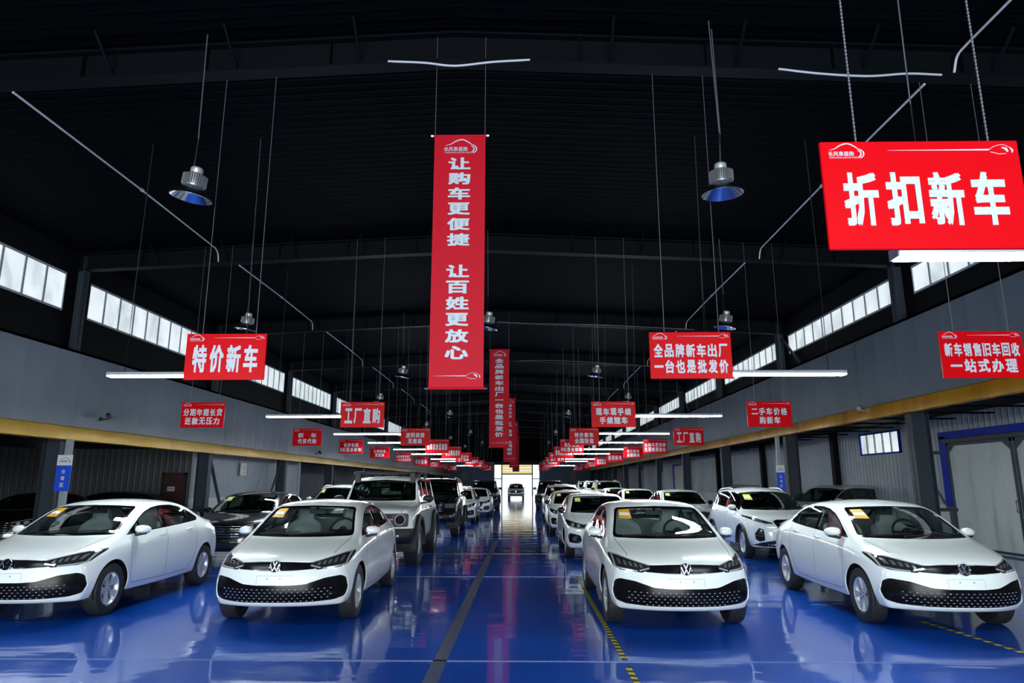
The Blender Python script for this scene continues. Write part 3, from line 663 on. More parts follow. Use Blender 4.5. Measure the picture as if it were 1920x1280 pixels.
# ================================================================ vehicles
def interp(tab, y): return float(np.interp(y, [t[0] for t in tab], [t[1] for t in tab]))
def skin(sp):
    """control cage of a car body (six rows up the side, closed in front, behind and below), smoothed by subdivision"""
    ys = sp['ys']; K = 6; I = 3; J = len(ys); y0, y1 = ys[0], ys[-1]
    frac = [1.0, 0.66, 0.33, 0.0]
    W = [[interp(sp['w%d' % k], y) for y in ys] for k in range(K)]; Z = [[interp(sp['z%d' % k], y) for y in ys] for k in range(K)]
    ZT = [interp(sp['zt'], y) for y in ys]; ZB = [z-0.0 for z in Z[0]]
    fy, ry = sp['fy'], sp['ry']; fl, rl = sp.get('flen', 0.9), sp.get('rlen', 0.6)
    def pt(x, y, z, k, j, top):
        wn = abs(x)/sp['wmax']
        tf = max(0, 1-(y-y0)/fl); tr = max(0, 1-(y1-y)/rl)
        yy = y + sp['bowf']*wn**2.6*tf - sp['bowr']*wn**2.6*tr
        a0 = max(0, 1-(y-y0)/0.25); a1 = max(0, 1-(y1-y)/0.25)
        yy += fy[k]*a0 - ry[k]*a1
        if top or k >= 4:
            c = float(np.interp(y, sp['cowl'], [0, 1, 1, 0])); yy -= sp.get('cbow', 0.14)*(1-min(1, (abs(x)/0.7)**2))*c
        return Vector((x, yy, z))
    bm = bmesh.new(); V = {}
    def v(key, p):
        if key not in V: V[key] = bm.verts.new(p)
        return V[key]
    def side(s, j, k): return v(('s', s, j, k), pt(s*W[k][j], ys[j], Z[k][j], k, j, k >= 5))
    def lat(j, k, i, s):   # points across at row k (front/rear faces), i 0 = side
        if i == 0: return side(s, j, k)
        f = frac[i]
        if k == 5:
            zt = ZT[j]-(ZT[j]-Z[5][j])*f*f; z = zt
        else: z = Z[k][j]
        key = ('c', j, k) if i == I else ('l', s, j, k, i)
        return v(key, pt(s*W[k][j]*f, ys[j], z, k, j, k >= 5))
    for j in range(J-1):
        for s in (-1, 1):
            for k in range(K-1):
                q = [side(s, j, k), side(s, j+1, k), side(s, j+1, k+1), side(s, j, k+1)]; bm.faces.new(q if s > 0 else q[::-1])
            for i in range(I):
                q = [lat(j, 5, i, s), lat(j+1, 5, i, s), lat(j+1, 5, i+1, s), lat(j, 5, i+1, s)]; bm.faces.new(q if s > 0 else q[::-1])
                q = [lat(j, 0, i, s), lat(j+1, 0, i, s), lat(j+1, 0, i+1, s), lat(j, 0, i+1, s)]; bm.faces.new(q[::-1] if s > 0 else q)
    for s in (-1, 1):
        for k in range(K-1):
            for i in range(I):
                q = [lat(0, k, i, s), lat(0, k+1, i, s), lat(0, k+1, i+1, s), lat(0, k, i+1, s)]; bm.faces.new(q[::-1] if s < 0 else q)
                q = [lat(J-1, k, i, s), lat(J-1, k+1, i, s), lat(J-1, k+1, i+1, s), lat(J-1, k, i+1, s)]; bm.faces.new(q if s < 0 else q[::-1])
    bmesh.ops.recalc_face_normals(bm, faces=bm.faces[:])
    cl = bm.edges.layers.float.get('crease_edge') or bm.edges.layers.float.new('crease_edge')
    for (k, c) in sp.get('crease', {}).items():
        for j in range(J-1):
            for s in (-1, 1):
                e = bm.edges.get((V[('s', s, j, k)], V[('s', s, j+1, k)]))
                if e: e[cl] = c
    me = bpy.data.meshes.new('cage'); bm.to_mesh(me); bm.free()
    o = bpy.data.objects.new('cage', me); COL.objects.link(o); md = o.modifiers.new('s', 'SUBSURF'); md.levels = sp.get('sub', 3); md.render_levels = md.levels
    bpy.context.view_layer.update()
    ev = bpy.data.meshes.new_from_object(o.evaluated_get(bpy.context.evaluated_depsgraph_get()))
    bm = bmesh.new(); bm.from_mesh(ev); bpy.data.objects.remove(o); bpy.data.meshes.remove(ev); bpy.data.meshes.remove(me)
    bm.normal_update(); return bm
PROJ = {'front': (0, 2, Vector((0, -1, 0))), 'back': (0, 2, Vector((0, 1, 0))), 'side+': (1, 2, Vector((1, 0, 0))), 'side-': (1, 2, Vector((-1, 0, 0))), 'top': (0, 1, Vector((0, 0, 1)))}
def inside(p, poly):
    c = False; n = len(poly)
    for i in range(n):
        (xa, ya), (xb, yb) = poly[i], poly[(i+1) % n]
        if (ya > p[1]) != (yb > p[1]) and p[0] < (xb-xa)*(p[1]-ya)/(yb-ya)+xa: c = not c
    return c
def knife(bm, poly, axis, nd=0.12, cond=None):
    """cut the outline into the skin along a projection axis and return the faces inside it"""
    a, b, d = PROJ[axis]; n = len(poly)
    px = [p[0] for p in poly]; py = [p[1] for p in poly]; X0, X1, Y0, Y1 = min(px), max(px), min(py), max(py)
    def ok(f):
        if f.normal.dot(d) < nd: return False
        if cond and not cond(f.calc_center_median()): return False
        return True
    cand = []
    for f in bm.faces:
        us = [v.co[a] for v in f.verts]; vs = [v.co[b] for v in f.verts]
        if max(us) < X0 or min(us) > X1 or max(vs) < Y0 or min(vs) > Y1: continue
        if ok(f): cand.append(f)
    act = set(cand)
    for i in range(n):
        p, q = poly[i], poly[(i+1) % n]
        e = Vector((q[0]-p[0], q[1]-p[1]))
        if e.length < 1e-6: continue
        x0, x1, y0, y1 = min(p[0], q[0])-1e-4, max(p[0], q[0])+1e-4, min(p[1], q[1])-1e-4, max(p[1], q[1])+1e-4
        sel = []
        for f in act:
            us = [v.co[a] for v in f.verts]; vs = [v.co[b] for v in f.verts]
            if max(us) < x0 or min(us) > x1 or max(vs) < y0 or min(vs) > y1: continue
            sel.append(f)
        if not sel: continue
        no = Vector((0, 0, 0)); no[a] = -e.y; no[b] = e.x; co = Vector((0, 0, 0)); co[a], co[b] = p
        geom = list({x for f in sel for x in (list(f.verts)+list(f.edges)+[f])})
        r = bmesh.ops.bisect_plane(bm, geom=geom, dist=1e-5, plane_co=co, plane_no=no)
        act.update(x for x in r['geom'] if isinstance(x, bmesh.types.BMFace))
        act = {f for f in act if f.is_valid}
    out = []
    for f in act:
        c = f.calc_center_median()
        if inside((c[a], c[b]), poly): out.append(f)
    return out
def take(bm, faces, push=0.0):
    """lift faces out of a skin into a mesh of their own"""
    nb = bmesh.new(); mp = {}
    for f in faces:
        vs = []
        for v in f.verts:
            if v not in mp:
                mp[v] = nb.verts.new(v.co - v.normal*push)
            vs.append(mp[v])
        try:
            nf = nb.faces.new(vs); nf.material_index = f.material_index
        except ValueError: pass
    bmesh.ops.delete(bm, geom=faces, context='FACES')
    nb.normal_update(); return nb
def solid(bm, name, mats, th, parent, ang=35, rim=None):
    """give a skin patch its thickness and link it"""
    me = to_mesh(name, bm, mats, 0); o = bpy.data.objects.new(name, me); COL.objects.link(o)
    md = o.modifiers.new('t', 'SOLIDIFY'); md.thickness = th; md.offset = -1
    if rim is not None: md.material_offset_rim = rim
    bpy.context.view_layer.update()
    ev = bpy.data.meshes.new_from_object(o.evaluated_get(bpy.context.evaluated_depsgraph_get()))
    bpy.data.objects.remove(o); bpy.data.meshes.remove(me); ev.name = name
    for p in ev.polygons: p.use_smooth = True
    ev.set_sharp_from_angle(angle=math.radians(ang))
    return link(name, ev, parent)
def rounded(poly, r=0.03, n=4):
    out = []; N = len(poly)
    for i in range(N):
        p0, p1, p2 = (Vector(poly[i-1]), Vector(poly[i]), Vector(poly[(i+1) % N]))
        a, b = (p0-p1), (p2-p1); rr = min(r, a.length*0.45, b.length*0.45)
        s, e = p1+a.normalized()*rr, p1+b.normalized()*rr
        for k in range(n+1):
            t = k/n; q = s*(1-t)**2+p1*2*t*(1-t)+e*t*t; out.append((q.x, q.y))
    return out
def mirror(poly): return [(-x, y) for x, y in poly][::-1]
def inset(poly, d):
    n = len(poly); A = sum(poly[i][0]*poly[(i+1) % n][1]-poly[(i+1) % n][0]*poly[i][1] for i in range(n)); s = 1 if A > 0 else -1; out = []
    for i in range(n):
        p0, p1, p2 = Vector(poly[i-1]), Vector(poly[i]), Vector(poly[(i+1) % n])
        e1, e2 = (p1-p0).normalized(), (p2-p1).normalized()
        m_ = Vector((-(e1.y+e2.y), e1.x+e2.x)); L = m_.length
        if L < 1e-6: out.append(tuple(p1)); continue
        m_ /= L; c = max(0.5, m_.dot(Vector((-e1.y, e1.x)))); q = p1+m_*s*d/c; out.append((q.x, q.y))
    return out
def band(pts, w):
    P = [Vector(p) for p in pts]; A, B = [], []
    for i, p in enumerate(P):
        d = (P[min(i+1, len(P)-1)]-P[max(i-1, 0)]).normalized(); n = Vector((-d.y, d.x))*w/2
        A.append(tuple(p+n)); B.append(tuple(p-n))
    return A+B[::-1]
def paint(bm, poly, axis, mi, **k):
    for f in knife(bm, poly, axis, **k): f.material_index = mi
def circle(cx, cy, r, n=28, a0=0, a1=2*math.pi):
    return [(cx+r*math.cos(a0+(a1-a0)*i/n), cy+r*math.sin(a0+(a1-a0)*i/n)) for i in range(n)]

# ---- wheels (axle along X, outer face towards +X, centred on the hub)
def wheel_meshes(R, wd, rimr, spokes, kind):
    bm = bmesh.new(); h = wd/2; sh = R-0.012
    prof = [(rimr-0.005, -h*0.8), (rimr+0.01, -h*0.95), (R*0.88, -h), (R*0.965, -h*0.9), (R, -h*0.7), (R, h*0.7), (R*0.965, h*0.9), (R*0.88, h), (rimr+0.012, h*0.97), (rimr-0.005, h*0.85)]
    lathe(bm, prof, 48, 'X')
    n = 40 if kind != 'mud' else 26
    if kind == 'mud':
        for i in range(n):   # tread blocks
            a = 2*math.pi*i/n
            for q, xx in enumerate((-h*0.75, -h*0.25, h*0.25, h*0.75)):
                aa = a+(0.5*2*math.pi/n if q % 2 else 0); m4 = Matrix.Rotation(aa, 4, 'X')
                vs = box(bm, xx-h*0.22, xx+h*0.22, -0.028, 0.028, R-0.01, R+0.008)
                for v in vs: v.co = m4 @ v.co
    else:
        for xx in (-h*0.35, 0, h*0.35): lathe(bm, [(R+0.0005, xx-0.004), (R-0.004, xx-0.003), (R-0.004, xx+0.003), (R+0.0005, xx+0.004)], 48, 'X', 0)
    bmesh.ops.recalc_face_normals(bm, faces=bm.faces[:])
    tyre = to_mesh('wheel', bm, 'rubber', 30)
    bm = bmesh.new()
    lathe(bm, [(rimr, h*0.86), (rimr-0.012, h*0.9), (rimr-0.022, h*0.80), (rimr-0.035, h*0.2), (rimr-0.04, -h*0.7)], 40, 'X')
    lathe(bm, [(rimr-0.04, -h*0.1), (0.03, -h*0.1)], 40, 'X', 1)
    lathe(bm, [(rimr*0.62, h*0.02), (rimr*0.62, h*0.12), (0.02, h*0.12)], 32, 'X', 2)
    for i in range(spokes):
        a = 2*math.pi*i/spokes
        if kind == 'twin': angs = ((a-0.13, 0.020, 0.034), (a+0.13, 0.020, 0.034))
        elif kind == 'mud': angs = ((a, 0.030, 0.045),)
        else: angs = ((a, 0.024, 0.05),)
        for aa, w0, w1 in angs:
            pts = []
            for rr, ww, xo in ((0.045, w0, h*0.62), (rimr*0.55, (w0+w1)/2*0.9, h*0.72), (rimr-0.018, w1, h*0.82)):
                for s in (-1, 1):
                    for xx, k_ in ((xo, 0.75), (xo-0.035, 1.0)): pts.append(Vector((xx, s*ww*k_, rr)))
            m4 = Matrix.Rotation(aa, 4, 'X'); vs = [bm.verts.new(m4 @ p) for p in pts]
            for q in (0, 4):
                A = vs[q:q+4]; B = vs[q+4:q+8]
                for (u, w_) in ((0, 2), (2, 3), (3, 1), (1, 0)): bm.faces.new((A[u], A[w_], B[w_], B[u]))
    lathe(bm, [(0.055, h*0.55), (0.058, h*0.68), (0.04, h*0.72), (0.002, h*0.73)], 20, 'X')
    for i in range(5):
        a = 2*math.pi*i/5+0.3; lathe(bm, [(0.009, h*0.66), (0.009, h*0.74), (0.001, h*0.74)], 8, 'X', 1, origin=(0, 0.038*math.cos(a), 0.038*math.sin(a)))
    bmesh.ops.recalc_face_normals(bm, faces=bm.faces[:])
    rim = to_mesh('rim', bm, ['alloy', 'matte_black', 'grey_plastic'], 35)
    return tyre, rim
def add_wheels(root, sp):
    ty, rm = wheel_meshes(sp['R'], sp['tw'], sp['rimr'], sp['spokes'], sp['rim'])
    for y in (sp['fa'], sp['ra']):
        for s in (-1, 1):
            wl = link('wheel', ty, root, (s*(sp['track']-sp['tw']/2), y, sp['R']), (sp.get('roll', 0.4), 0, 0 if s > 0 else math.pi))
            link('rim', rm, wl)
# ---- cabin
def add_cabin(root, sp):
    wi, yd, zd = sp['cab_w'], sp['dash_y'], sp['dash_z']
    zf, yr, zb = sp['zfloor'], sp['cab_rear'], sp['belt']
    bm = bmesh.new()   # tub with door cards
    box(bm, -wi, wi, yd, yr, zf, zf+0.03); box(bm, -wi-.02, -wi, yd, yr, zf, zb-.04); box(bm, wi, wi+.02, yd, yr, zf, zb-.04); box(bm, -wi, wi, yr, yr+.03, zf, zb-.06); box(bm, -wi, wi, yd-.02, yd, zf, zd-.15)
    obj('cabin_tub', bm, 'cabin_dark', root, smooth=0)
    bm = bmesh.new(); n = 12; prof = [(sp['dash_front'], zd-.10), (sp['dash_front']+.06, zd-.03), (yd-.05, zd+.015), (yd+.12, zd), (yd+.17, zd-.06), (yd+.12, zd-.25), (yd, zd-.3)]
    rws = []
    for i in range(n+1):
        x = -wi+2*wi*i/n; hood = 0.055*math.exp(-((x-sp['drv'])/0.2)**2)
        rws.append([bm.verts.new((x, y+(0.10*(x/wi)**2 if q < 2 else 0), z+(hood if q in (2, 3) else 0))) for q, (y, z) in enumerate(prof)])
    for A, B in zip(rws, rws[1:]):
        for q in range(len(prof)-1): bm.faces.new((A[q], B[q], B[q+1], A[q+1]))
    bmesh.ops.recalc_face_normals(bm, faces=bm.faces[:]); obj('dashboard', bm, 'cabin_dark', root, smooth=50)
    bm = bmesh.new(); R = 0.185; c = Vector((sp['drv'], yd+.33, zd+.03)); rot = Matrix.Rotation(math.radians(-25), 3, 'X')
    tube(bm, [c+rot @ Vector((R*math.cos(a), 0, R*math.sin(a))) for a in np.linspace(0, 2*math.pi, 29)], 0.016, 8, cap=False)
    for a in (math.pi*0.02, math.pi*0.98, math.pi*1.5): tube(bm, [c+rot @ Vector((0.04*math.cos(a), 0, 0.04*math.sin(a))), c+rot @ Vector((R*math.cos(a), 0, R*math.sin(a)))], 0.017, 6)
    tube(bm, [c+rot @ Vector((0, -0.03, 0)), c+rot @ Vector((0, 0.03, 0))], [0.06, 0.065], 14); tube(bm, [c, c+Vector((0, -0.3, -0.12))], 0.03, 8)
    obj('steering_wheel', bm, 'cabin_dark', root, smooth=50)
    def seat(xc, y, zs, zt, w, head=True):
        bm = bmesh.new(); rws = []
        ctrl = [(y-.48, zs-.02, w*.92, .0), (y-.46, zs+.09, w*.95, 0), (y-.25, zs+.08, w, 0), (y-.04, zs+.06, w, 0), (y+.06, zs+.2, w, 0), (y+.16, zs+.42, w*.98, 0), (y+.22, zt-.22, w*.82, 0)]
        ctrl += [(y+.24, zt-.16, w*.48, 0), (y+.25, zt-.03, w*.46, 0), (y+.27, zt, w*.38, 0)] if head else [(y+.26, zt-.16, w*.8, 0)]
        for (yy, zz, ww, _) in ctrl:
            rws.append([bm.verts.new((xc+u*ww, yy+0.045*(1-abs(u)**2)*0.0-0.05*(abs(u) > .8), zz+0.02*(abs(u) > .8))) for u in (-1, -.8, -.4, 0, .4, .8, 1)])
        for A, B in zip(rws, rws[1:]):
            for q in range(6): bm.faces.new((A[q], A[q+1], B[q+1], B[q]))
        g = bmesh.ops.extrude_face_region(bm, geom=bm.faces[:])
        for v in g['geom']:
            if isinstance(v, bmesh.types.BMVert): v.co += Vector((0, 0.11, -0.05))
        bmesh.ops.recalc_face_normals(bm, faces=bm.faces[:])
        bmesh.ops.subdivide_edges(bm, edges=bm.edges[:], cuts=1, smooth=0.6, use_grid_fill=True)
        return bm
    for s in (-1, 1): obj('front_seat', seat(s*sp['seat_x'], sp['seat_y'], zf+.28, sp['head_z'], .25), sp.get('seat_mat', 'seat_cover'), root, smooth=60)
    obj('rear_seat', seat(0, sp['seat_y']+.85, zf+.28, sp['head_z']-.02, .60, False), sp.get('seat_mat', 'seat_cover'), root, smooth=60)
    bm = bmesh.new(); zt = sp['head_z']+.06; box(bm, -.11, .11, sp['mirror_y'], sp['mirror_y']+.03, sp['mirror_z']-.035, sp['mirror_z']+.03); tube(bm, [(0, sp['mirror_y'], sp['mirror_z']+.02), (0, sp['mirror_y']-.06, sp['mirror_z']+.07)], .012, 6)
    obj('rear_view_mirror', bm, 'cabin_dark', root, smooth=0)
def door_mirror(root, sp, s, tree):
    x, y, z = sp['mir']; m_ = sp.get('mir_mat', sp['paint']); big = sp.get('mir_size', 1.0)
    bm = bmesh.new(); rws = []
    for (u, hh, dd, ox) in ((0.0, .022, .04, 0), (.025, .050, .08, 0), (.09, .060, .095, .012), (.145, .052, .085, .028), (.175, .035, .06, .045), (.185, .012, .02, .055)):
        ring = []
        for a in np.linspace(0, 2*math.pi, 14, endpoint=False):
            ring.append(bm.verts.new((s*(x+.02+u*big), y+ox+dd*0.75*math.sin(a)*(1.0 if math.sin(a) < 0 else 0.45)*big, z+.012+hh*math.copysign(abs(math.cos(a))**.8, math.cos(a))*(1.02 if math.cos(a) > 0 else .80)*big-.04*u)))
        rws.append(ring)
    for A, B in zip(rws, rws[1:]):
        for k in range(14): bm.faces.new((A[k], A[(k+1) % 14], B[(k+1) % 14], B[k]))
    bm.faces.new(rws[0]); bm.faces.new(rws[-1][::-1]); bmesh.ops.recalc_face_normals(bm, faces=bm.faces[:])
    mo = obj('door_mirror', bm, m_, root, smooth=50)
    bm = bmesh.new(); zz = z-.055*big
    tube(bm, [(s*(x-.09), y+.02, zz-.03), (s*(x+.0), y+.0, zz-.012), (s*(x+.17*big), y+.015, zz+.012)], [.022, .022, .012], 8)
    obj('mirror_foot', bm, 'matte_black', mo)
    bm = bmesh.new(); vs = [bm.verts.new((s*(x+.04+dx*big), y+.052*big, z+dz*big)) for dx, dz in ((0, -.045), (.14, -.04), (.15, .04), (0, .05))]; bm.faces.new(vs); g = bmesh.ops.extrude_face_region(bm, geom=bm.faces[:]); bmesh.ops.translate(bm, verts=[q for q in g['geom'] if isinstance(q, bmesh.types.BMVert)], vec=(0, .006, 0)); bmesh.ops.recalc_face_normals(bm, faces=bm.faces[:])
    obj('mirror_glass', bm, 'chrome', mo, smooth=0)
def emblem_round(root, x, y, z, r, tilt=0.0):
    """round badge: chrome ring with a V over a W on black"""
    bm = bmesh.new(); lathe(bm, [(0.001, -.008), (r*.98, -.008), (r*1.02, -.002), (r*1.02, .01), (0.001, .01)], 32, 'Y', 1)
    lathe(bm, [(r*1.02, .0), (r*1.02, -.010), (r*.96, -.016), (r*.88, -.012), (r*.88, -.006)], 32, 'Y', 0)
    ribbon(bm, [(-.33*r, .82*r), (0, .10*r)], r*.17, -.014, .008); ribbon(bm, [(.33*r, .82*r), (0, .10*r)], r*.17, -.014, .008)
    ribbon(bm, [(-.80*r, .36*r), (-.36*r, -.76*r)], r*.17, -.014, .008); ribbon(bm, [(-.36*r, -.76*r), (0, -.02*r)], r*.17, -.014, .008)
    ribbon(bm, [(.80*r, .36*r), (.36*r, -.76*r)], r*.17, -.014, .008); ribbon(bm, [(.36*r, -.76*r), (0, -.02*r)], r*.17, -.014, .008)
    return obj('emblem', bm, ['chrome', 'gloss_black'], root, loc=(x, y, z), rot=(tilt, 0, 0))
def emblem_bar(root, y, z, w_=0.07, h_=0.045):
    bm = bmesh.new(); pts = circle(0, 0, 1, 20); ribbon(bm, [(a*w_, b*h_) for a, b in pts+pts[:1]], 0.012, -.01, .01); ribbon(bm, [(-w_*.9, 0), (w_*.9, 0)], 0.012, -.01, .01)
    return obj('emblem', bm, 'chrome', root, loc=(0, y, z))

def build_car(sp, label, cat='car'):
    root = thing(sp['name'], label, cat)
    bm = skin(sp); bm.verts.ensure_lookup_table(); tree = BVHTree.FromBMesh(bm)
    def hit_front(x, z, off=0.0):
        h = tree.ray_cast(Vector((x, -9, z)), Vector((0, 1, 0))); return (h[0].y-off) if h[0] else sp['ys'][0]
    def hit_side(s, y, z):
        h = tree.ray_cast(Vector((s*5, y, z)), Vector((-s, 0, 0))); return h[0].x if h[0] else s*.8
    P, BLK, MAT, LIP = 0, 1, 2, 3
    paintm = sp['paint']
    bmats = [paintm, 'gloss_black', 'matte_black', sp.get('lower_mat', paintm), 'chrome', 'steel_light']
    for f in bm.faces:
        if f.normal.z < -0.6 and f.calc_center_median().z < sp['z0'][0][1]+0.2 and f.calc_center_median().y > sp['ys'][0]+.45: f.material_index = MAT
    ym = (sp['ys'][0]+sp['ys'][-1])/2
    # contrasting lower band
    for poly, axis, mi in sp.get('paints', []): paint(bm, poly, axis, mi)
    # wheel arches
    for y in (sp['fa'], sp['ra']):
        rr = sp['arch']
        for ax in ('side+', 'side-'):
            poly = [(y-rr, -0.2)] + [(y-rr*math.cos(a), sp['R']+rr*math.sin(a)*sp.get('arch_v', 1.0)) for a in np.linspace(0, math.pi, 22)] + [(y+rr, -0.2)]
            fs = knife(bm, poly, ax, nd=0.05, cond=lambda c: abs(c.x) > 0.35)
            bmesh.ops.delete(bm, geom=fs, context='FACES')
    # seams
    for pts, axis in sp.get('seams', []):
        for i in range(len(pts)-1): paint(bm, band(pts[i:i+2], 0.007), axis, MAT, nd=0.2)
    # side glass: black surround, panes inside it
    for s, ax in ((1, 'side+'), (-1, 'side-')):
        cond = lambda c, s=s: c.x*s > 0.3
        if sp.get('dlo'):
            fs = knife(bm, rounded(sp['dlo'], .04), ax, nd=0.15, cond=cond); tr = take(bm, fs, 0.004)
            panes = []
            for poly in sp['panes']:
                f2 = knife(tr, rounded(poly, .03), ax, nd=0.1, cond=cond); panes.append(take(tr, f2, 0.004))
            solid(tr, 'window_surround', ['gloss_black'], 0.012, root)
            for pn in panes: solid(pn, 'side_window', [sp.get('side_glass', 'car_glass')], 0.004, root)
    # windscreen and rear screen
    def screen(poly, axis, cond, name, rim, gl):
        fs = knife(bm, rounded(poly, .05), axis, nd=0.1, cond=cond); tr = take(bm, fs, 0.003)
        pn = take(tr, knife(tr, rounded(inset(poly, rim), .05), axis, nd=0.05), 0.003)
        solid(tr, name+'_surround', ['gloss_black'], 0.01, root)
        if sp.get('sticker') and name == 'windscreen':
            st = knife(pn, sp['sticker'], axis, nd=0.05); stb = take(pn, st, -0.002); so = solid(stb, 'windscreen_sticker', [sp.get('sticker_mat', 'sticker_orange')], 0.002, root)
            (xa, za), (xb, zb) = sp['sticker'][0], sp['sticker'][2]
            x0, x1, z0, z1 = min(xa, xb), max(xa, xb), min(za, zb), max(za, zb)
            yy = [tree.ray_cast(Vector((x, -9, z)), Vector((0, 1, 0)))[0] for x, z in ((x0+.02, z0+(z1-z0)*.3), (x1-.015, z0+(z1-z0)*.3), (x1-.015, z0+(z1-z0)*.62), (x0+.02, z0+(z1-z0)*.62))]
            if all(yy):
                b2 = bmesh.new(); b2.faces.new([b2.verts.new(p+Vector((0, -.006, 0.002))) for p in yy]); g = bmesh.ops.extrude_face_region(b2, geom=b2.faces[:]); bmesh.ops.translate(b2, verts=[q for q in g['geom'] if isinstance(q, bmesh.types.BMVert)], vec=(0, .003, 0)); bmesh.ops.recalc_face_normals(b2, faces=b2.faces[:])
                obj('sticker_print', b2, 'paper_white', so, smooth=0)
        solid(pn, name, [gl], 0.004, root)
    zlim = sp['belt']-.12
    screen(sp['ws'], 'front', lambda c: c.z > zlim and c.y < ym+.4, 'windscreen', sp.get('frit', .035), sp.get('ws_glass', 'car_glass'))
    if sp.get('rs'): screen(sp['rs'], 'back', lambda c: c.z > zlim and c.y > ym, 'rear_screen', .03, sp.get('side_glass', 'car_glass'))
    # wipers
    bm2 = bmesh.new(); 
    for xa, xb in ((-.15, .42), (-.55, -.02)):
        pts = []
        for t in np.linspace(0, 1, 6):
            x = xa+(xb-xa)*t; z = sp['ws_z']+.012+.03*t; pts.append((x, hit_front(x, z)-.012, z))
        tube(bm2, pts, .008, 5)
    obj('wipers', bm2, 'matte_black', root)
    # front: lamps and grilles
    for s in (1, -1):
        f = (lambda p: p) if s > 0 else mirror
        hl = sp['headlamp']; fs = knife(bm, f(rounded(hl, .015, 2)), 'front', nd=-0.2, cond=lambda c: c.y < sp['fa']+.1 and c.x*s > 0); lb = take(bm, fs, 0.004)
        for poly in sp.get('drl', []): paint(lb, f(poly), 'front', 1, nd=-.2)
        for poly in sp.get('lamp_cells', []): paint(lb, f(poly), 'front', sp.get('cell_idx', 2), nd=-.2)
        solid(lb, 'headlamp', ['lamp_dark', 'lamp_bright', 'lamp_grey'], 0.02, root)
    for g in sp['grilles']:
        fs = knife(bm, rounded(g['poly'], g.get('r', .02), 3), 'front', nd=-0.1, cond=lambda c: c.y < sp['fa']+.15); gb = take(bm, fs, g.get('push', 0.012))
        for poly, mi in g.get('paint', []): paint(gb, poly, 'front', mi, nd=-.2)
        go = solid(gb, g['name'], [g.get('mat', 'gloss_black'), 'chrome', 'matte_black', 'grey_plastic', paintm, 'alloy', g.get('bar_mat', 'chrome')], 0.02, root)
        def into(b2, mi, sm=False):
            for f in b2.faces: f.material_index = mi; f.smooth = True
            me_ = bpy.data.meshes.new('tmp'); b2.to_mesh(me_); b2.free(); b3 = bmesh.new(); b3.from_mesh(go.data); b3.from_mesh(me_); b3.to_mesh(go.data); b3.free(); bpy.data.meshes.remove(me_)
        if g.get('studs'):
            x0, x1, z0, z1, dx, dz = g['studs']; b2 = bmesh.new(); r_ = 0
            z = z0
            while z <= z1:
                x = x0+(dx/2 if r_ % 2 else 0)
                while x <= x1:
                    if inside((x, z), inset(g['poly'], .02)) :
                        y = hit_front(x, z)+g.get('push', .012); y2 = hit_front(x+.012, z); sl = (y2-hit_front(x-.012, z))/.024
                        vs = box(b2, -.009, .009, -.005, .004, -.003, .003); m3 = Matrix.Rotation(math.atan(sl), 3, 'Z')
                        for v in vs: v.co = m3 @ v.co + Vector((x, y, z))
                    x += dx
                z += dz; r_ += 1
            if len(b2.verts): into(b2, 5)
            else: b2.free()
        if g.get('bars'):
            b2 = bmesh.new()
            for (xa, xb, z, hh) in g['bars']:
                pts = [(x, hit_front(x, z)+g.get('push', .012)-.012, z) for x in np.linspace(xa, xb, 13)]
                tube(b2, pts, hh, 6)
            into(b2, 6)
    # plate holder
    if sp.get('plate'):
        x0, x1, z0, z1 = sp['plate']
        for q in (band([(x0, z1), (x1, z1)], .004), band([(x0, z0-.01), (x0, z1)], .004), band([(x1, z0-.01), (x1, z1)], .004)): paint(bm, q, 'front', 5)
        for x in (-.075, .075):
            b2 = bmesh.new(); lathe(b2, [(0.001, -.004), (.006, -.003), (.006, .003)], 10, 'Y', origin=(x, hit_front(x, z1-.03)-.005, z1-.03)); obj('plate_bolt', b2, 'matte_black', root)
    # rear lamps
    for s in (1, -1):
        f = (lambda p: p) if s > 0 else mirror
        if sp.get('tail'):
            fs = knife(bm, f(rounded(sp['tail'], .02, 2)), 'back', nd=-0.1, cond=lambda c: c.y > sp['ra']+.1 and c.x*s > 0); solid(take(bm, fs, .003), 'tail_lamp', ['lamp_red'], 0.02, root)
    # door handles
    for s in (1, -1):
        for (y, z) in sp['handles']:
            x = hit_side(s, y, z); bm2 = bmesh.new(); tube(bm2, [(x-s*.005, y-.085, z), (x+s*.022, y-.07, z+.002), (x+s*.026, y, z+.004), (x+s*.022, y+.07, z+.004), (x-s*.005, y+.085, z+.003)], [.008, .013, .014, .013, .008], 8)
            obj('door_handle', bm2, sp.get('handle_mat', paintm), root)
    # wheel housings, painted black, belong to the body
    body = solid(bm, 'body', bmats, 0.014, root)
    for y in (sp['fa'], sp['ra']):
        rr = sp['arch']+.006
        for s in (1, -1):
            bm2 = bmesh.new()
            xo, xi = s*(sp['track']-.02), s*(sp['track']-sp['tw']-.14); ring = []
            for a in np.linspace(-.25, math.pi+.25, 20):
                cy, cz = y-rr*math.cos(a), max(sp['R']+rr*math.sin(a)*sp.get('arch_v', 1.0), .17); ring.append((bm2.verts.new((xo, cy, cz)), bm2.verts.new((xi, cy, cz))))
            for A, B in zip(ring, ring[1:]): bm2.faces.new((A[0], B[0], B[1], A[1]))
            bm2.faces.new([q[1] for q in ring]); obj('wheel_housing', bm2, 'matte_black', body, smooth=0)
    add_wheels(root, sp); add_cabin(root, sp)
    for s in (1, -1): door_mirror(root, sp, s, tree)
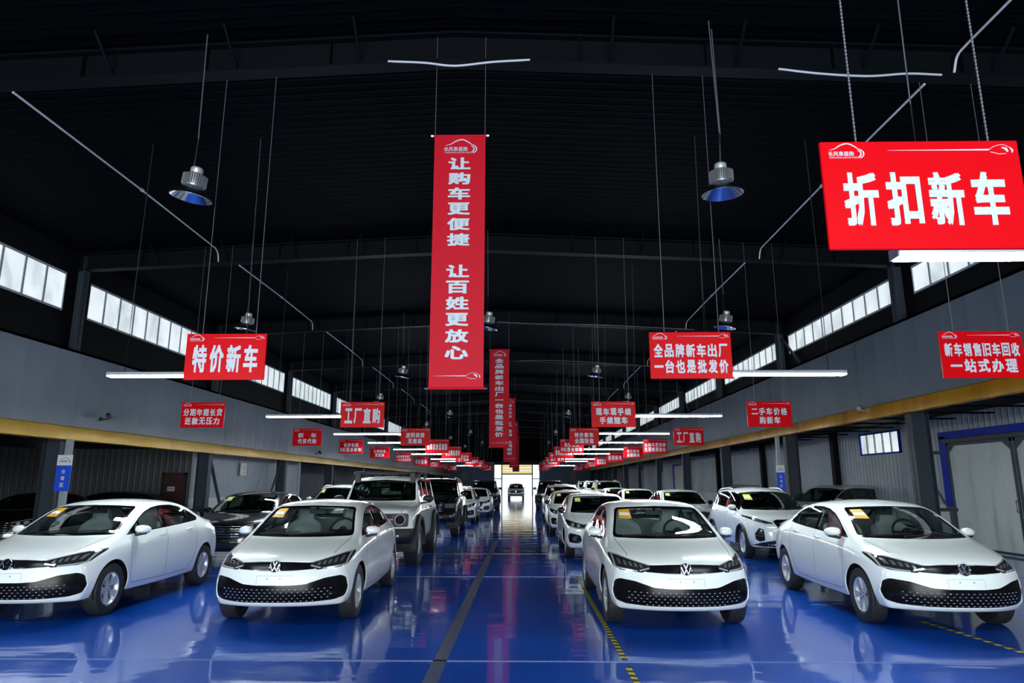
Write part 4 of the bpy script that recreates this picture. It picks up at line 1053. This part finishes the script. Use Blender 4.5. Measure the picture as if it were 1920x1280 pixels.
    if sp.get('flares'):
        for y in (sp['fa'], sp['ra']):
            for s in (1, -1):
                b2 = bmesh.new(); rws = []
                r0, th = sp['arch'], sp['flares']
                for a in np.linspace(-.12, math.pi+.12, 22):
                    c_, s_ = -math.cos(a), math.sin(a)
                    rws.append([b2.verts.new((s*xx, y+rr*c_, sp['R']+rr*s_*sp.get('arch_v', 1.0))) for xx, rr in ((sp['track']-.10, r0-.01), (sp['track']+.03, r0-.01), (sp['track']+.045, r0+th*.4), (sp['track']+.01, r0+th), (sp['track']-.10, r0+th*.9))])
                for A, B in zip(rws, rws[1:]):
                    for k in range(5): b2.faces.new((A[k], A[(k+1) % 5], B[(k+1) % 5], B[k]))
                b2.faces.new(rws[0]); b2.faces.new(rws[-1][::-1]); bmesh.ops.recalc_face_normals(b2, faces=b2.faces[:])
                obj('wheel_arch_flare', b2, 'matte_black', root)
    if sp.get('rails'):
        for s in (1, -1):
            b2 = bmesh.new(); pts = []
            for y in np.linspace(*sp['rails'], 12):
                h = tree.ray_cast(Vector((s*sp['rail_x'], y, 4)), Vector((0, 0, -1))); e = min(1, 5*(y-sp['rails'][0])/(sp['rails'][1]-sp['rails'][0]), 5*(sp['rails'][1]-y)/(sp['rails'][1]-sp['rails'][0]))
                pts.append((s*sp['rail_x'], y, h[0].z-.01+.05*math.sin(e*math.pi/2)))
            tube(b2, pts, .018, 8); obj('roof_rail', b2, sp.get('rail_mat', 'alloy'), root)
    if sp.get('emblem'): sp['emblem'](root, hit_front)
    if sp.get('extra'): sp['extra'](root, sp, hit_front, hit_side, tree)
    return root

# ---- compact saloon
def sedan_spec(**kw):
    sp = dict(name='sedan', paint='white_paint', wmax=.84, sub=3,
        ys=[-2.17, -2.06, -1.86, -1.60, -1.325, -1.10, -.78, -.42, .02, .60, .98, 1.325, 1.60, 1.84, 2.02, 2.12],
        zt=[(-2.17, .765), (-2.06, .805), (-1.86, .85), (-1.5, .915), (-1.20, .955), (-1.10, .985), (-.42, 1.372), (-.1, 1.42), (.30, 1.432), (.7, 1.405), (.98, 1.345), (1.5, 1.12), (1.62, 1.09), (2.02, 1.06), (2.12, 1.04)],
        z5=[(-2.17, .755), (-2.06, .795), (-1.86, .84), (-1.5, .905), (-1.14, .950), (-1.06, .97), (-.78, 1.155), (-.42, 1.328), (-.1, 1.37), (.30, 1.374), (.7, 1.34), (.98, 1.275), (1.5, 1.075), (1.62, 1.055), (2.12, 1.01)],
        w5=[(-2.17, .58), (-1.86, .63), (-1.5, .67), (-1.08, .725), (-.42, .635), (.2, .635), (.9, .625), (1.5, .63), (2.12, .58)],
        z4=[(-2.17, .735), (-1.86, .80), (-1.5, .865), (-1.0, .935), (-.2, .99), (.9, 1.04), (1.5, 1.02), (2.12, .96)],
        w4=[(-2.17, .66), (-1.86, .72), (-1.5, .755), (-1, .765), (0, .78), (.9, .77), (1.5, .74), (2.12, .66)],
        z3=[(-2.17, .66), (-1.5, .79), (-1, .85), (0, .875), (1, .91), (2.12, .86)],
        w3=[(-2.17, .73), (-1.86, .79), (-1.5, .825), (0, .835), (1.2, .835), (2.12, .73)],
        z2=[(-2.17, .50), (-1.5, .58), (0, .60), (2.12, .64)],
        w2=[(-2.17, .78), (-1.86, .82), (-1.5, .85), (0, .845), (1.3, .85), (2.12, .78)],
        z1=[(-2.17, .36), (-1.5, .37), (0, .36), (2.12, .42)],
        w1=[(-2.17, .78), (-1.86, .82), (-1.5, .845), (0, .84), (1.3, .845), (2.12, .76)],
        z0=[(-2.17, .245), (-1.5, .235), (0, .225), (1.6, .25), (2.12, .32)],
        w0=[(-2.17, .72), (-1.5, .79), (0, .80), (1.3, .79), (2.12, .70)],
        fy=[.07, .0, .0, .035, .07, .09], ry=[.06, 0, 0, .03, .05, .06], bowf=.36, bowr=.28, cowl=[-1.75, -1.15, -.25, .5], cbow=.11,
        crease={3: .35, 5: .25, 0: .4},
        fa=-1.325, ra=1.325, R=.318, tw=.20, rimr=.205, track=.82, arch=.362, spokes=5, rim='twin',
        dlo=[(-.99, .955), (-.80, 1.055), (-.60, 1.165), (-.42, 1.243), (-.2, 1.298), (.05, 1.322), (.35, 1.322), (.62, 1.29), (.86, 1.222), (1.18, 1.095), (1.08, 1.052), (.4, 1.018), (-.4, .985)],
        panes=[[(-.76, .985), (-.74, 1.065), (-.57, 1.16), (-.40, 1.232), (-.2, 1.28), (-.06, 1.298), (-.03, 1.012)],
               [(.07, 1.017), (.05, 1.31), (.34, 1.307), (.60, 1.275), (.78, 1.228), (.78, 1.052)], [(.84, 1.058), (.84, 1.205), (1.11, 1.092), (1.05, 1.066)]],
        ws=[(-.675, .975), (-.56, 1.30), (-.52, 1.325), (-.3, 1.338), (0, 1.345), (.3, 1.338), (.52, 1.325), (.56, 1.30), (.675, .975), (.3, .968), (-.3, .968)], ws_z=.985,
        rs=[(-.60, 1.12), (-.53, 1.30), (.53, 1.30), (.60, 1.12)], frit=.03,
        sticker=[(-.535, 1.19), (-.37, 1.19), (-.37, 1.30), (-.505, 1.30)],
        headlamp=[(.375, .705), (.40, .745), (.70, .825), (.785, .835), (.79, .80), (.765, .70), (.70, .672), (.47, .655)],
        drl=[band([(.40, .738), (.70, .818), (.775, .825)], .012), band([(.755, .82), (.745, .70), (.66, .682), (.52, .668)], .018), band([(.395, .705), (.50, .675)], .016)],
        lamp_cells=[[(x, .705+.12*(x-.46)), (x+.012, .738+.2*(x-.46)), (x+.04, .744+.2*(x-.46)), (x+.028, .707+.12*(x-.46))] for x in (.46, .515, .57, .625, .68)],
        grilles=[dict(name='grille', poly=[(-.44, .665), (-.42, .738), (-.2, .752), (0, .756), (.2, .752), (.42, .738), (.44, .665), (.2, .652), (0, .65), (-.2, .652)], push=.006, r=.006, mat='grille_black',
                      paint=[(band([(-.5, .738), (-.2, .746), (0, .749), (.2, .746), (.5, .738)], .009), 1), (band([(-.5, .662), (-.2, .659), (0, .657), (.2, .659), (.5, .662)], .006), 1)]),
                 dict(name='bumper_grille', poly=[(-.77, .34), (-.795, .43), (-.775, .55), (-.72, .583), (-.56, .565), (-.36, .505), (-.2, .495), (.2, .495), (.36, .505), (.56, .565), (.72, .583), (.775, .55), (.795, .43), (.77, .34), (.66, .305), (.4, .292), (-.4, .292), (-.66, .305)], push=.012, r=.03, mat='grille_black',
                      studs=(-.62, .62, .315, .46, .062, .033), paint=[(band([(-.78, .31), (-.6, .303), (-.4, .297), (.4, .297), (.6, .303), (.78, .31)], .006), 2)])],
        plate=(-.20, .20, .515, .60), handles=[(-.14, .905), (.70, .935)], tail=[(.42, .90), (.42, .98), (.70, .985), (.74, .90)],
        seams=[([(-.66, -1.10), (-.64, -1.35), (-.62, -1.6), (-.60, -1.80)], 'top'), ([(.66, -1.10), (.64, -1.35), (.62, -1.6), (.60, -1.80)], 'top')] +
              [([(-.93, .94), (-.96, .75), (-.93, .45), (-.88, .33), (.0, .315), (.02, 1.0)], ax) for ax in ('side+', 'side-')] + [([(.02, .315), (.70, .325), (.84, .45), (.95, .62), (.95, 1.03)], ax) for ax in ('side+', 'side-')],
        cab_w=.66, dash_y=-.62, dash_z=.95, dash_front=-1.0, drv=.34, zfloor=.28, cab_rear=1.1, belt=.98, seat_x=.34, seat_y=.02, head_z=1.27, mirror_y=-.42, mirror_z=1.255, mir=(.755, -.80, 1.01),
        emblem=lambda root, hf: emblem_round(root, 0, hf(0, .70)-.012, .700, .066, -.15))
    sp.update(kw); return sp
def scaled(tab, sy=1.0, sv=1.0, ay=0.0): return [(y*sy+ay, v*sv) for y, v in tab]
def sedan_b_spec(**kw):
    """mid-size saloon with wide lamps and a large grille"""
    sp = sedan_spec(wmax=.86, bowf=.34)
    for k in range(6): sp['w%d' % k] = scaled(sp['w%d' % k], 1.0, 1.025)
    sp.update(headlamp=[(.40, .70), (.42, .755), (.62, .80), (.80, .85), (.815, .80), (.77, .71), (.62, .665), (.46, .66)],
        drl=[band([(.43, .745), (.62, .79), (.79, .838)], .014), circle(.56, .725, .035, 14), circle(.68, .745, .035, 14), band([(.45, .675), (.62, .68), (.75, .72)], .012)], lamp_cells=[],
        grilles=[dict(name='grille', poly=[(-.40, .50), (-.46, .62), (-.44, .77), (-.2, .785), (.2, .785), (.44, .77), (.46, .62), (.40, .50), (.2, .49), (-.2, .49)], push=.012, r=.03, mat='grille_black', bars=[(-.42, .42, z, .007) for z in (.54, .59, .64, .69, .74)]),
                 dict(name='bumper_grille', poly=[(-.78, .36), (-.80, .52), (-.74, .57), (-.52, .52), (-.50, .40), (-.56, .345)], push=.015, r=.03, mat='gloss_black', paint=[(circle(-.65, .44, .045, 14), 3)]),
                 dict(name='bumper_grille', poly=mirror([(-.78, .36), (-.80, .52), (-.74, .57), (-.52, .52), (-.50, .40), (-.56, .345)]), push=.015, r=.03, mat='gloss_black', paint=[(circle(.65, .44, .045, 14), 3)]),
                 dict(name='lower_grille', poly=[(-.46, .32), (-.46, .42), (.46, .42), (.46, .32)], push=.015, r=.02, mat='matte_black')],
        mir_mat='gloss_black', seat_mat='cabin_dark', emblem=lambda root, hf: emblem_bar(root, hf(0, .66)-.006, .66), plate=None, rim='five', sticker_mat='sticker_lime',
        ws_glass='dark_glass', side_glass='dark_glass', sticker=[(-.535, 1.21), (-.395, 1.21), (-.395, 1.31), (-.515, 1.31)])
    sp['paints'] = []
    sp.update(kw); return sp
def suv_spec(**kw):
    sp = dict(name='crossover', paint='white_paint', wmax=.88, sub=3,
        ys=[-2.2, -2.08, -1.86, -1.60, -1.32, -1.08, -.82, -.40, .05, .6, 1.1, 1.5, 1.82, 2.02, 2.14, 2.20],
        zt=[(-2.2, .86), (-2.08, .935), (-1.86, .985), (-1.5, 1.03), (-1.16, 1.07), (-1.04, 1.10), (-.36, 1.50), (-.05, 1.585), (.4, 1.61), (1.0, 1.60), (1.5, 1.555), (1.75, 1.48), (2.05, 1.12), (2.2, 1.02)],
        z5=[(-2.2, .85), (-2.08, .925), (-1.86, .97), (-1.5, 1.015), (-1.08, 1.06), (-1.0, 1.075), (-.36, 1.44), (-.05, 1.515), (.4, 1.535), (1.0, 1.52), (1.5, 1.48), (1.75, 1.41), (2.05, 1.09), (2.2, .99)],
        w5=[(-2.2, .62), (-1.86, .69), (-1.5, .72), (-1.05, .76), (-.36, .69), (.2, .67), (1.3, .66), (1.75, .66), (2.2, .66)],
        z4=[(-2.2, .80), (-1.86, .91), (-1.5, .96), (-1.0, 1.035), (-.2, 1.075), (1.0, 1.11), (1.75, 1.12), (2.05, 1.02), (2.2, .93)],
        w4=[(-2.2, .70), (-1.86, .77), (-1.5, .80), (-1, .81), (0, .82), (1.3, .80), (2.2, .70)],
        z3=[(-2.2, .72), (-1.5, .87), (-1, .93), (0, .955), (1.3, .98), (2.2, .86)],
        w3=[(-2.2, .76), (-1.86, .83), (-1.5, .87), (0, .875), (1.4, .875), (2.2, .77)],
        z2=[(-2.2, .56), (-1.5, .66), (0, .68), (2.2, .70)], w2=[(-2.2, .80), (-1.86, .86), (-1.5, .885), (0, .88), (1.4, .885), (2.2, .80)],
        z1=[(-2.2, .40), (-1.5, .42), (0, .41), (2.2, .46)], w1=[(-2.2, .80), (-1.86, .86), (-1.5, .88), (0, .875), (1.4, .88), (2.2, .79)],
        z0=[(-2.2, .28), (-1.5, .26), (0, .25), (2.2, .34)], w0=[(-2.2, .74), (-1.5, .82), (0, .83), (1.4, .82), (2.2, .72)],
        fy=[.08, .0, .0, .02, .06, .10], ry=[.08, 0, 0, .0, .0, .02], bowf=.34, bowr=.22, cowl=[-1.75, -1.15, -.25, .5], cbow=.16, crease={3: .4, 5: .25, 0: .4},
        fa=-1.32, ra=1.32, R=.345, tw=.22, rimr=.235, track=.86, arch=.395, spokes=5, rim='twin',
        dlo=[(-1.0, 1.06), (-.84, 1.19), (-.62, 1.34), (-.40, 1.425), (-.1, 1.475), (.4, 1.49), (1.0, 1.475), (1.4, 1.44), (1.66, 1.375), (1.80, 1.26), (1.72, 1.185), (1.0, 1.135), (-.2, 1.09)],
        panes=[[(-.78, 1.09), (-.76, 1.21), (-.56, 1.34), (-.36, 1.41), (-.08, 1.45), (-.02, 1.45), (.02, 1.11)], [(.12, 1.115), (.08, 1.455), (.4, 1.463), (.94, 1.45), (1.0, 1.15)], [(1.10, 1.165), (1.04, 1.445), (1.38, 1.415), (1.60, 1.36), (1.73, 1.25), (1.66, 1.20)]],
        ws=[(-.73, 1.085), (-.60, 1.455), (-.3, 1.49), (0, 1.495), (.3, 1.49), (.60, 1.455), (.73, 1.085), (.3, 1.075), (-.3, 1.075)], ws_z=1.09,
        rs=[(-.58, 1.18), (-.54, 1.42), (.54, 1.42), (.58, 1.18)], frit=.03, sticker_mat='sticker_lime', sticker=[(-.555, 1.32), (-.40, 1.32), (-.40, 1.435), (-.53, 1.435)],
        headlamp=[(.52, .78), (.53, .83), (.72, .88), (.84, .905), (.845, .86), (.78, .79), (.62, .765)], drl=[band([(.53, .822), (.72, .868), (.835, .893)], .014)], lamp_cells=[[(.58, .79), (.6, .82), (.74, .85), (.72, .80)]],
        grilles=[dict(name='grille', poly=[(-.54, .62), (-.60, .74), (-.56, .88), (-.2, .895), (.2, .895), (.56, .88), (.60, .74), (.54, .62), (.2, .61), (-.2, .61)], push=.012, r=.02, mat='grille_black',
                      bars=[(-.57, .57, z, .009) for z in (.66, .71, .76, .81)]+[(-.58, .58, .87, .014)]),
                 dict(name='bumper_grille', poly=[(-.78, .40), (-.80, .50), (-.62, .52), (-.4, .50), (.4, .50), (.62, .52), (.80, .50), (.78, .40), (.5, .37), (-.5, .37)], push=.015, r=.02, mat='matte_black', bars=[(-.74, .74, .385, .012)])],
        plate=None, handles=[(-.12, 1.0), (.85, 1.02)], tail=[(.45, .98), (.45, 1.06), (.74, 1.06), (.77, .96)],
        seams=[([(-.92, 1.05), (-.95, .8), (-.90, .45), (.02, .40), (.06, 1.1)], ax) for ax in ('side+', 'side-')] + [([(.06, .40), (.72, .41), (.88, .6), (1.02, .8), (1.04, 1.13)], ax) for ax in ('side+', 'side-')],
        cab_w=.70, dash_y=-.66, dash_z=1.05, dash_front=-1.0, drv=.36, zfloor=.36, cab_rear=1.7, belt=1.08, seat_x=.36, seat_y=.02, head_z=1.40, mirror_y=-.48, mirror_z=1.38, mir=(.79, -.80, 1.12),
        seat_mat='cabin_dark', ws_glass='dark_glass', side_glass='dark_glass', rails=(-.1, 1.6), rail_x=.60, emblem=lambda root, hf: emblem_round(root, 0, hf(0, .76)-.016, .76, .062, 0))
    sp.update(kw); return sp
def vmotion_spec(**kw):
    """small crossover: dark V-shaped grille with bright arms, slim swept lamps, tall corner vents"""
    sp = suv_spec()
    sp.update(headlamp=[(.36, .80), (.40, .84), (.60, .90), (.82, .975), (.835, .93), (.70, .85), (.52, .795)], drl=[band([(.40, .832), (.60, .89), (.81, .962)], .014), band([(.40, .80), (.55, .815), (.72, .87)], .010)], lamp_cells=[[(.55, .83), (.57, .87), (.74, .92), (.70, .87)]],
        grilles=[dict(name='grille', poly=[(-.17, .50), (-.36, .86), (-.28, .90), (0, .905), (.28, .90), (.36, .86), (.17, .50), (0, .49)], push=.012, r=.02, mat='grille_black', bars=[(-.24-.0, .24, .82, .008), (-.22, .22, .77, .008), (-.20, .20, .72, .008), (-.17, .17, .67, .008), (-.15, .15, .62, .008), (-.13, .13, .57, .008)],
                      paint=[(band([(-.34, .86), (-.16, .51)], .028), 1), (band([(.34, .86), (.16, .51)], .028), 1)]),
                 dict(name='corner_vent', poly=[(.56, .44), (.57, .68), (.66, .71), (.75, .58), (.74, .46), (.66, .41)], push=.02, r=.02, mat='gloss_black', paint=[(band([(.58, .52), (.73, .54)], .01), 3), (band([(.58, .60), (.71, .62)], .01), 3)]),
                 dict(name='corner_vent', poly=mirror([(.56, .44), (.57, .68), (.66, .71), (.75, .58), (.74, .46), (.66, .41)]), push=.02, r=.02, mat='gloss_black', paint=[(band([(-.58, .52), (-.73, .54)], .01), 3), (band([(-.58, .60), (-.71, .62)], .01), 3)]),
                 dict(name='bumper_grille', poly=[(-.80, .33), (-.62, .40), (-.3, .46), (-.18, .47), (.18, .47), (.3, .46), (.62, .40), (.80, .33), (.6, .30), (-.6, .30)], push=.01, r=.02, mat='matte_black', bars=[(-.5, .5, .35, .012)])],
        rail_mat='alloy', flares=.05, emblem=lambda root, hf: emblem_bar(root, hf(0, .80)-.006, .80, .055, .045), sticker=[(-.555, 1.30), (-.38, 1.30), (-.38, 1.42), (-.53, 1.42)], plate=None)
    sp.update(kw); return sp
def boxy_spec(**kw):
    """square off-roader: upright windscreen, flat bonnet, big tyres"""
    sp = dict(name='off_roader', paint='white_paint', wmax=.92, sub=3,
        ys=[-2.10, -2.00, -1.80, -1.55, -1.32, -1.0, -.82, -.70, -.44, -.20, .4, 1.0, 1.5, 1.9, 2.04, 2.10],
        zt=[(-2.10, 1.09), (-2.0, 1.135), (-1.8, 1.155), (-1.0, 1.215), (-.82, 1.235), (-.72, 1.28), (-.46, 1.74), (-.30, 1.795), (.4, 1.81), (1.9, 1.80), (2.1, 1.72)],
        z5=[(-2.10, 1.07), (-2.0, 1.115), (-1.8, 1.135), (-1.0, 1.19), (-.82, 1.21), (-.72, 1.255), (-.46, 1.70), (-.30, 1.755), (.4, 1.765), (1.9, 1.755), (2.1, 1.69)],
        w5=[(-2.10, .72), (-1.8, .76), (-1.0, .79), (-.72, .80), (-.44, .72), (.4, .71), (2.1, .70)],
        z4=[(-2.10, 1.0), (-1.8, 1.08), (-1.0, 1.14), (-.7, 1.19), (0, 1.20), (2.1, 1.20)], w4=[(-2.10, .80), (-1.8, .84), (-1.0, .85), (0, .84), (2.1, .82)],
        z3=[(-2.10, .90), (-1.8, 1.0), (-1.0, 1.04), (0, 1.06), (2.1, 1.05)], w3=[(-2.10, .86), (-1.8, .885), (0, .89), (2.1, .87)],
        z2=[(-2.10, .74), (0, .78), (2.1, .78)], w2=[(-2.10, .88), (-1.8, .90), (0, .90), (2.1, .88)], z1=[(-2.10, .60), (0, .55), (2.1, .58)], w1=[(-2.10, .88), (-1.8, .90), (0, .90), (2.1, .88)],
        z0=[(-2.10, .46), (0, .42), (2.1, .48)], w0=[(-2.10, .82), (0, .86), (2.1, .82)],
        fy=[.0, -.10, -.06, .02, .03, .06], ry=[0, 0, 0, 0, 0, 0], bowf=.14, bowr=.06, flen=.5, rlen=.4, cowl=[-1.3, -.9, -.4, .0], cbow=.06, crease={3: .6, 5: .6, 4: .6, 0: .5, 2: .4},
        fa=-1.36, ra=1.36, R=.42, tw=.28, rimr=.23, track=.94, arch=.50, arch_v=1.0, spokes=6, rim='mud', flares=.09,
        dlo=[(-.66, 1.25), (-.42, 1.67), (-.28, 1.715), (.4, 1.725), (1.86, 1.72), (1.95, 1.68), (1.95, 1.25)], panes=[[(-.56, 1.275), (-.38, 1.64), (-.26, 1.69), (.05, 1.695), (.05, 1.275)], [(.13, 1.275), (.13, 1.695), (.9, 1.695), (.9, 1.275)], [(.98, 1.275), (.98, 1.695), (1.88, 1.69), (1.88, 1.275)]],
        ws=[(-.74, 1.275), (-.685, 1.68), (0, 1.725), (.685, 1.68), (.74, 1.275), (0, 1.265)], ws_z=1.29, rs=[(-.62, 1.28), (-.60, 1.66), (.60, 1.66), (.62, 1.28)], frit=.03, sticker=None,
        headlamp=circle(.62, .925, .115, 26), drl=[circle(.62, .925, .112, 26)], lamp_cells=[circle(.62, .925, .086, 26)], cell_idx=0,
        grilles=[dict(name='grille_panel', poly=[(-.79, .79), (-.79, 1.05), (.79, 1.05), (.79, .79)], r=.04, push=.012, mat='grey_plastic', bars=[(-.49, .49, .925, .018)], bar_mat='alloy', paint=[([(-.46, .96), (-.46, 1.02), (.46, 1.02), (.46, .96)], 2), ([(-.46, .82), (-.46, .88), (.46, .88), (.46, .82)], 2)]),
                 dict(name='fog_lamp', poly=circle(.60, .60, .055, 14), r=.005, push=.004, mat='lamp_dark', paint=[(circle(.60, .60, .03, 10), 1)]), dict(name='fog_lamp', poly=circle(-.60, .60, .055, 14), r=.005, push=.004, mat='lamp_dark', paint=[(circle(-.60, .60, .03, 10), 1)])],
        paints=[([(-1.0, .2), (-1.0, .755), (1.0, .755), (1.0, .2)], 'front', 2), ([(-3, .2), (-3, .52), (3, .52), (3, .2)], 'side+', 2), ([(-3, .2), (-3, .52), (3, .52), (3, .2)], 'side-', 2), ([(-3, .2), (-3, .76), (-1.75, .76), (-1.75, .2)], 'side+', 2), ([(-3, .2), (-3, .76), (-1.75, .76), (-1.75, .2)], 'side-', 2)],
        plate=None, handles=[(-.05, 1.10), (.85, 1.10)], handle_mat='matte_black', tail=[(.66, .95), (.66, 1.2), (.80, 1.2), (.80, .95)],
        seams=[([(-.80, 1.2), (-.82, .6), (.08, .6), (.08, 1.24)], ax) for ax in ('side+', 'side-')] + [([(.10, .6), (.80, .6), (.98, .9), (.98, 1.24)], ax) for ax in ('side+', 'side-')] + [([(-.66, -.9), (-.64, -1.5), (-.64, -2.0)], 'top'), ([(.66, -.9), (.64, -1.5), (.64, -2.0)], 'top')],
        cab_w=.72, dash_y=-.50, dash_z=1.19, dash_front=-.66, drv=.38, zfloor=.55, cab_rear=1.95, belt=1.2, seat_x=.38, seat_y=.12, head_z=1.55, mirror_y=-.38, mirror_z=1.60, mir=(.86, -.62, 1.30), mir_size=1.25, mir_mat='matte_black', seat_mat='cabin_dark',
        ws_glass='dark_glass', side_glass='dark_glass', emblem=None)
    sp.update(kw); return sp
def roof_rack(root, sp, hf, hs, tree):
    bm = bmesh.new(); z = 1.885
    def bar(pts, r=.022): tube(bm, pts, r, 8)
    bar([(-.70, -.30, z), (-.70, 1.75, z)]); bar([(.70, -.30, z), (.70, 1.75, z)])
    for y in (-.30, .25, .8, 1.3, 1.75): bar([(-.70, y, z), (.70, y, z)], .018)
    tube(bm, catmull([(-.70, -.30, z), (-.70, -.42, z-.02), (-.70, -.50, z-.12)], 4), .022, 8); tube(bm, catmull([(.70, -.30, z), (.70, -.42, z-.02), (.70, -.50, z-.12)], 4), .022, 8)
    for x in (-.62, .62):
        box(bm, x-.055, x+.055, -.50, -.36, 1.66, 1.87)
        for y in (.5, 1.6): box(bm, x-.03, x+.03, y-.05, y+.05, 1.76, 1.875)
    obj('roof_rack', bm, 'matte_black', root)
def tall_suv_spec(**kw):
    """black ladder-frame off-roader: rounded square body, bright bars in the nose"""
    sp = boxy_spec()
    sp.update(paint='black_paint', R=.385, tw=.25, rimr=.235, arch=.45, rim='five', spokes=6, flares=.05, track=.91,
        headlamp=[(.50, .88), (.50, 1.02), (.80, 1.03), (.83, .97), (.80, .88)], drl=[band([(.52, .91), (.80, .91)], .016), band([(.52, .955), (.80, .955)], .016), band([(.52, 1.0), (.80, 1.0)], .016)], lamp_cells=[],
        grilles=[dict(name='grille', poly=[(-.47, .74), (-.47, 1.04), (.47, 1.04), (.47, .74)], r=.03, push=.012, mat='gloss_black', bars=[(-.45, .45, z, .010) for z in (.80, .86, .92, .98)]),
                 dict(name='bumper_grille', poly=[(-.62, .56), (-.66, .68), (.66, .68), (.62, .56)], r=.03, push=.012, mat='matte_black', bars=[(-.5, .5, .60, .008)])],
        paints=[], handle_mat='chrome', emblem=lambda root, hf: emblem_bar(root, hf(0, .90)-.012, .90, .08, .05), mir_mat='gloss_black', rails=(-.2, 1.8), rail_x=.62, rail_mat='alloy', sticker_mat='paper_white', sticker=[(-.64, 1.56), (-.50, 1.56), (-.50, 1.67), (-.64, 1.67)])
    sp.update(kw); return sp
# ---- the models, then every car as a copy of its own
def repaint(o, m_):
    for c in o.children_recursive:
        for sl in getattr(c, 'material_slots', []):
            if sl.material and sl.material.name in ('white_paint', 'black_paint', 'dark_paint'):
                sl.link = 'OBJECT'; sl.material = M[m_]
def swap(o, part, old, new):
    for c in o.children_recursive:
        if c.name.split('.')[0] == part:
            for sl in c.material_slots:
                if sl.material.name == old: sl.link = 'OBJECT'; sl.material = M[new]
MODELS = {}
def put(kind, x, y, deg, label, cat='car', group=None, paint=None, scale=None, drop=()):
    if kind not in MODELS:
        specs = dict(saloon=sedan_spec, saloon_b=sedan_b_spec, crossover=suv_spec, crossover_v=vmotion_spec, square=lambda: boxy_spec(extra=roof_rack), tall=tall_suv_spec)
        o = build_car(specs[kind](), label, cat); MODELS[kind] = o
    else:
        o = copy_tree(MODELS[kind]); o.rotation_euler = (0, 0, 0); o.scale = (1, 1, 1)
        if 'group' in o: del o['group']
        for c in o.children_recursive:
            for sl in getattr(c, 'material_slots', []):
                if sl.link == 'OBJECT': sl.link = 'DATA'
    o.location = (x, y, 0); o.rotation_euler = (0, 0, math.radians(deg)); o['label'] = label; o['category'] = cat
    if group: o['group'] = group
    if scale: o.scale = scale
    if paint: repaint(o, paint)
    for c in list(o.children_recursive):
        if c.name.split('.')[0] in drop: bpy.data.objects.remove(c)
    return o
# front row
put('saloon', -6.167, 10.448, .7, 'white compact sedan at the left edge of the front row, its nose cut off')
put('saloon', -2.939, 10.309, 1.4, 'white compact sedan in the front row just left of the aisle')
put('saloon', 1.794, 10.113, .5, 'white compact sedan in the front row just right of the aisle')
put('saloon', 4.968, 10.117, -1.9, 'white compact sedan at the right end of the front row')
# left of the aisle, going back
put('square', -3.12, 16.0, 0.5, 'white square off-roader with black roof rack and big tyres behind the front sedan', 'off-roader')
o = put('tall', -2.98, 23.6, 0.5, 'black off-roader with bright nose bars behind the white one with the roof rack', 'off-roader')
put('saloon_b', -2.85, 30.6, .5, 'white sedan with dark grille behind the black off-roader left of the aisle')
put('saloon_b', -2.5, 36.2, .5, 'farther white sedan left of the aisle, in front of the dark tall off-roader')
put('tall', -2.5, 45.0, 0, 'dark tall off-roader at the far end of the cars left of the aisle', 'off-roader', paint='dark_paint')
# outer left
o = put('saloon_b', -6.35, 16.7, 1.5, 'dark grey sedan with wide bright-barred grille between the two left sedans', paint='dark_paint', scale=(1.03, 1.05, 1.03))
put('crossover', -6.5, 24.6, 1, 'white crossover with roof rails half hidden by the square off-roader', 'crossover')
put('tall', -6.4, 33.5, 0, 'pale off-roader roof showing behind the black off-roader', 'off-roader', paint='cream_paint')
put('saloon_b', -4.6, 53.0, 0, 'small white sedan far back on the left, seen over other roofs')
# right of the aisle
put('saloon_b', 1.75, 17.5, .5, 'white sedan with lime windscreen sticker behind the front sedan right of the aisle')
o = put('saloon_b', 1.65, 24.4, .3, 'third white sedan in the line right of the aisle, orange sticker', 'car'); swap(o, 'windscreen_sticker', 'sticker_lime', 'sticker_orange')
o = put('crossover', 1.75, 31.6, .3, 'white crossover fourth in the line right of the aisle', 'crossover'); swap(o, 'windscreen_sticker', 'sticker_lime', 'sticker_orange')
put('tall', 1.7, 45.0, 0, 'dark tall off-roader at the far end of the cars right of the aisle', 'off-roader', paint='dark_paint')
# outer right
put('crossover_v', 5.8, 17.3, -1, 'white crossover with V-shaped grille behind the two right sedans', 'crossover', scale=(.97, .95, .97))
o = put('saloon_b', 5.2, 23.6, 0, 'silver-grey sedan seen over the roof of the front right sedan', paint='silver_paint', scale=(1.02, 1, 1.02))
put('saloon_b', 4.95, 30.8, 0, 'white sedan directly behind the silver-grey sedan right of the aisle')
put('saloon_b', 5.0, 37.8, 0, 'white sedan far back, just in front of the pale boxy off-roaders')
for q, y in enumerate((44.0, 51.0, 58.0)):
    put('tall', 5.3, y, 0, 'pale boxy off-roader far back right of the aisle, %s of the three in line' % ('first', 'second', 'third')[q], 'off-roader', 'pale boxy off-roaders in line', paint='cream_paint')
# cars in the side bays
put('crossover', 9.9, 22.6, -62, 'silver crossover standing sideways in the right bay below the window', 'crossover', paint='silver_paint')
put('crossover', 9.6, 30.5, -20, 'white crossover in the right bay behind the blue board', 'crossover')
put('saloon_b', -12.2, 21.4, 84, 'black car standing sideways in the dark left bay, only its roof showing', paint='black_paint', drop=('sticker_print', 'windscreen_sticker'))
put('saloon_b', -12.6, 18.0, 8, 'black sedan in the dark left bay, only its lamp gleaming', paint='black_paint', drop=('sticker_print', 'windscreen_sticker'))
# the car in the far gate
put('crossover', -.82, 74.5, 0, 'white crossover driving in through the bright far gate', 'crossover')
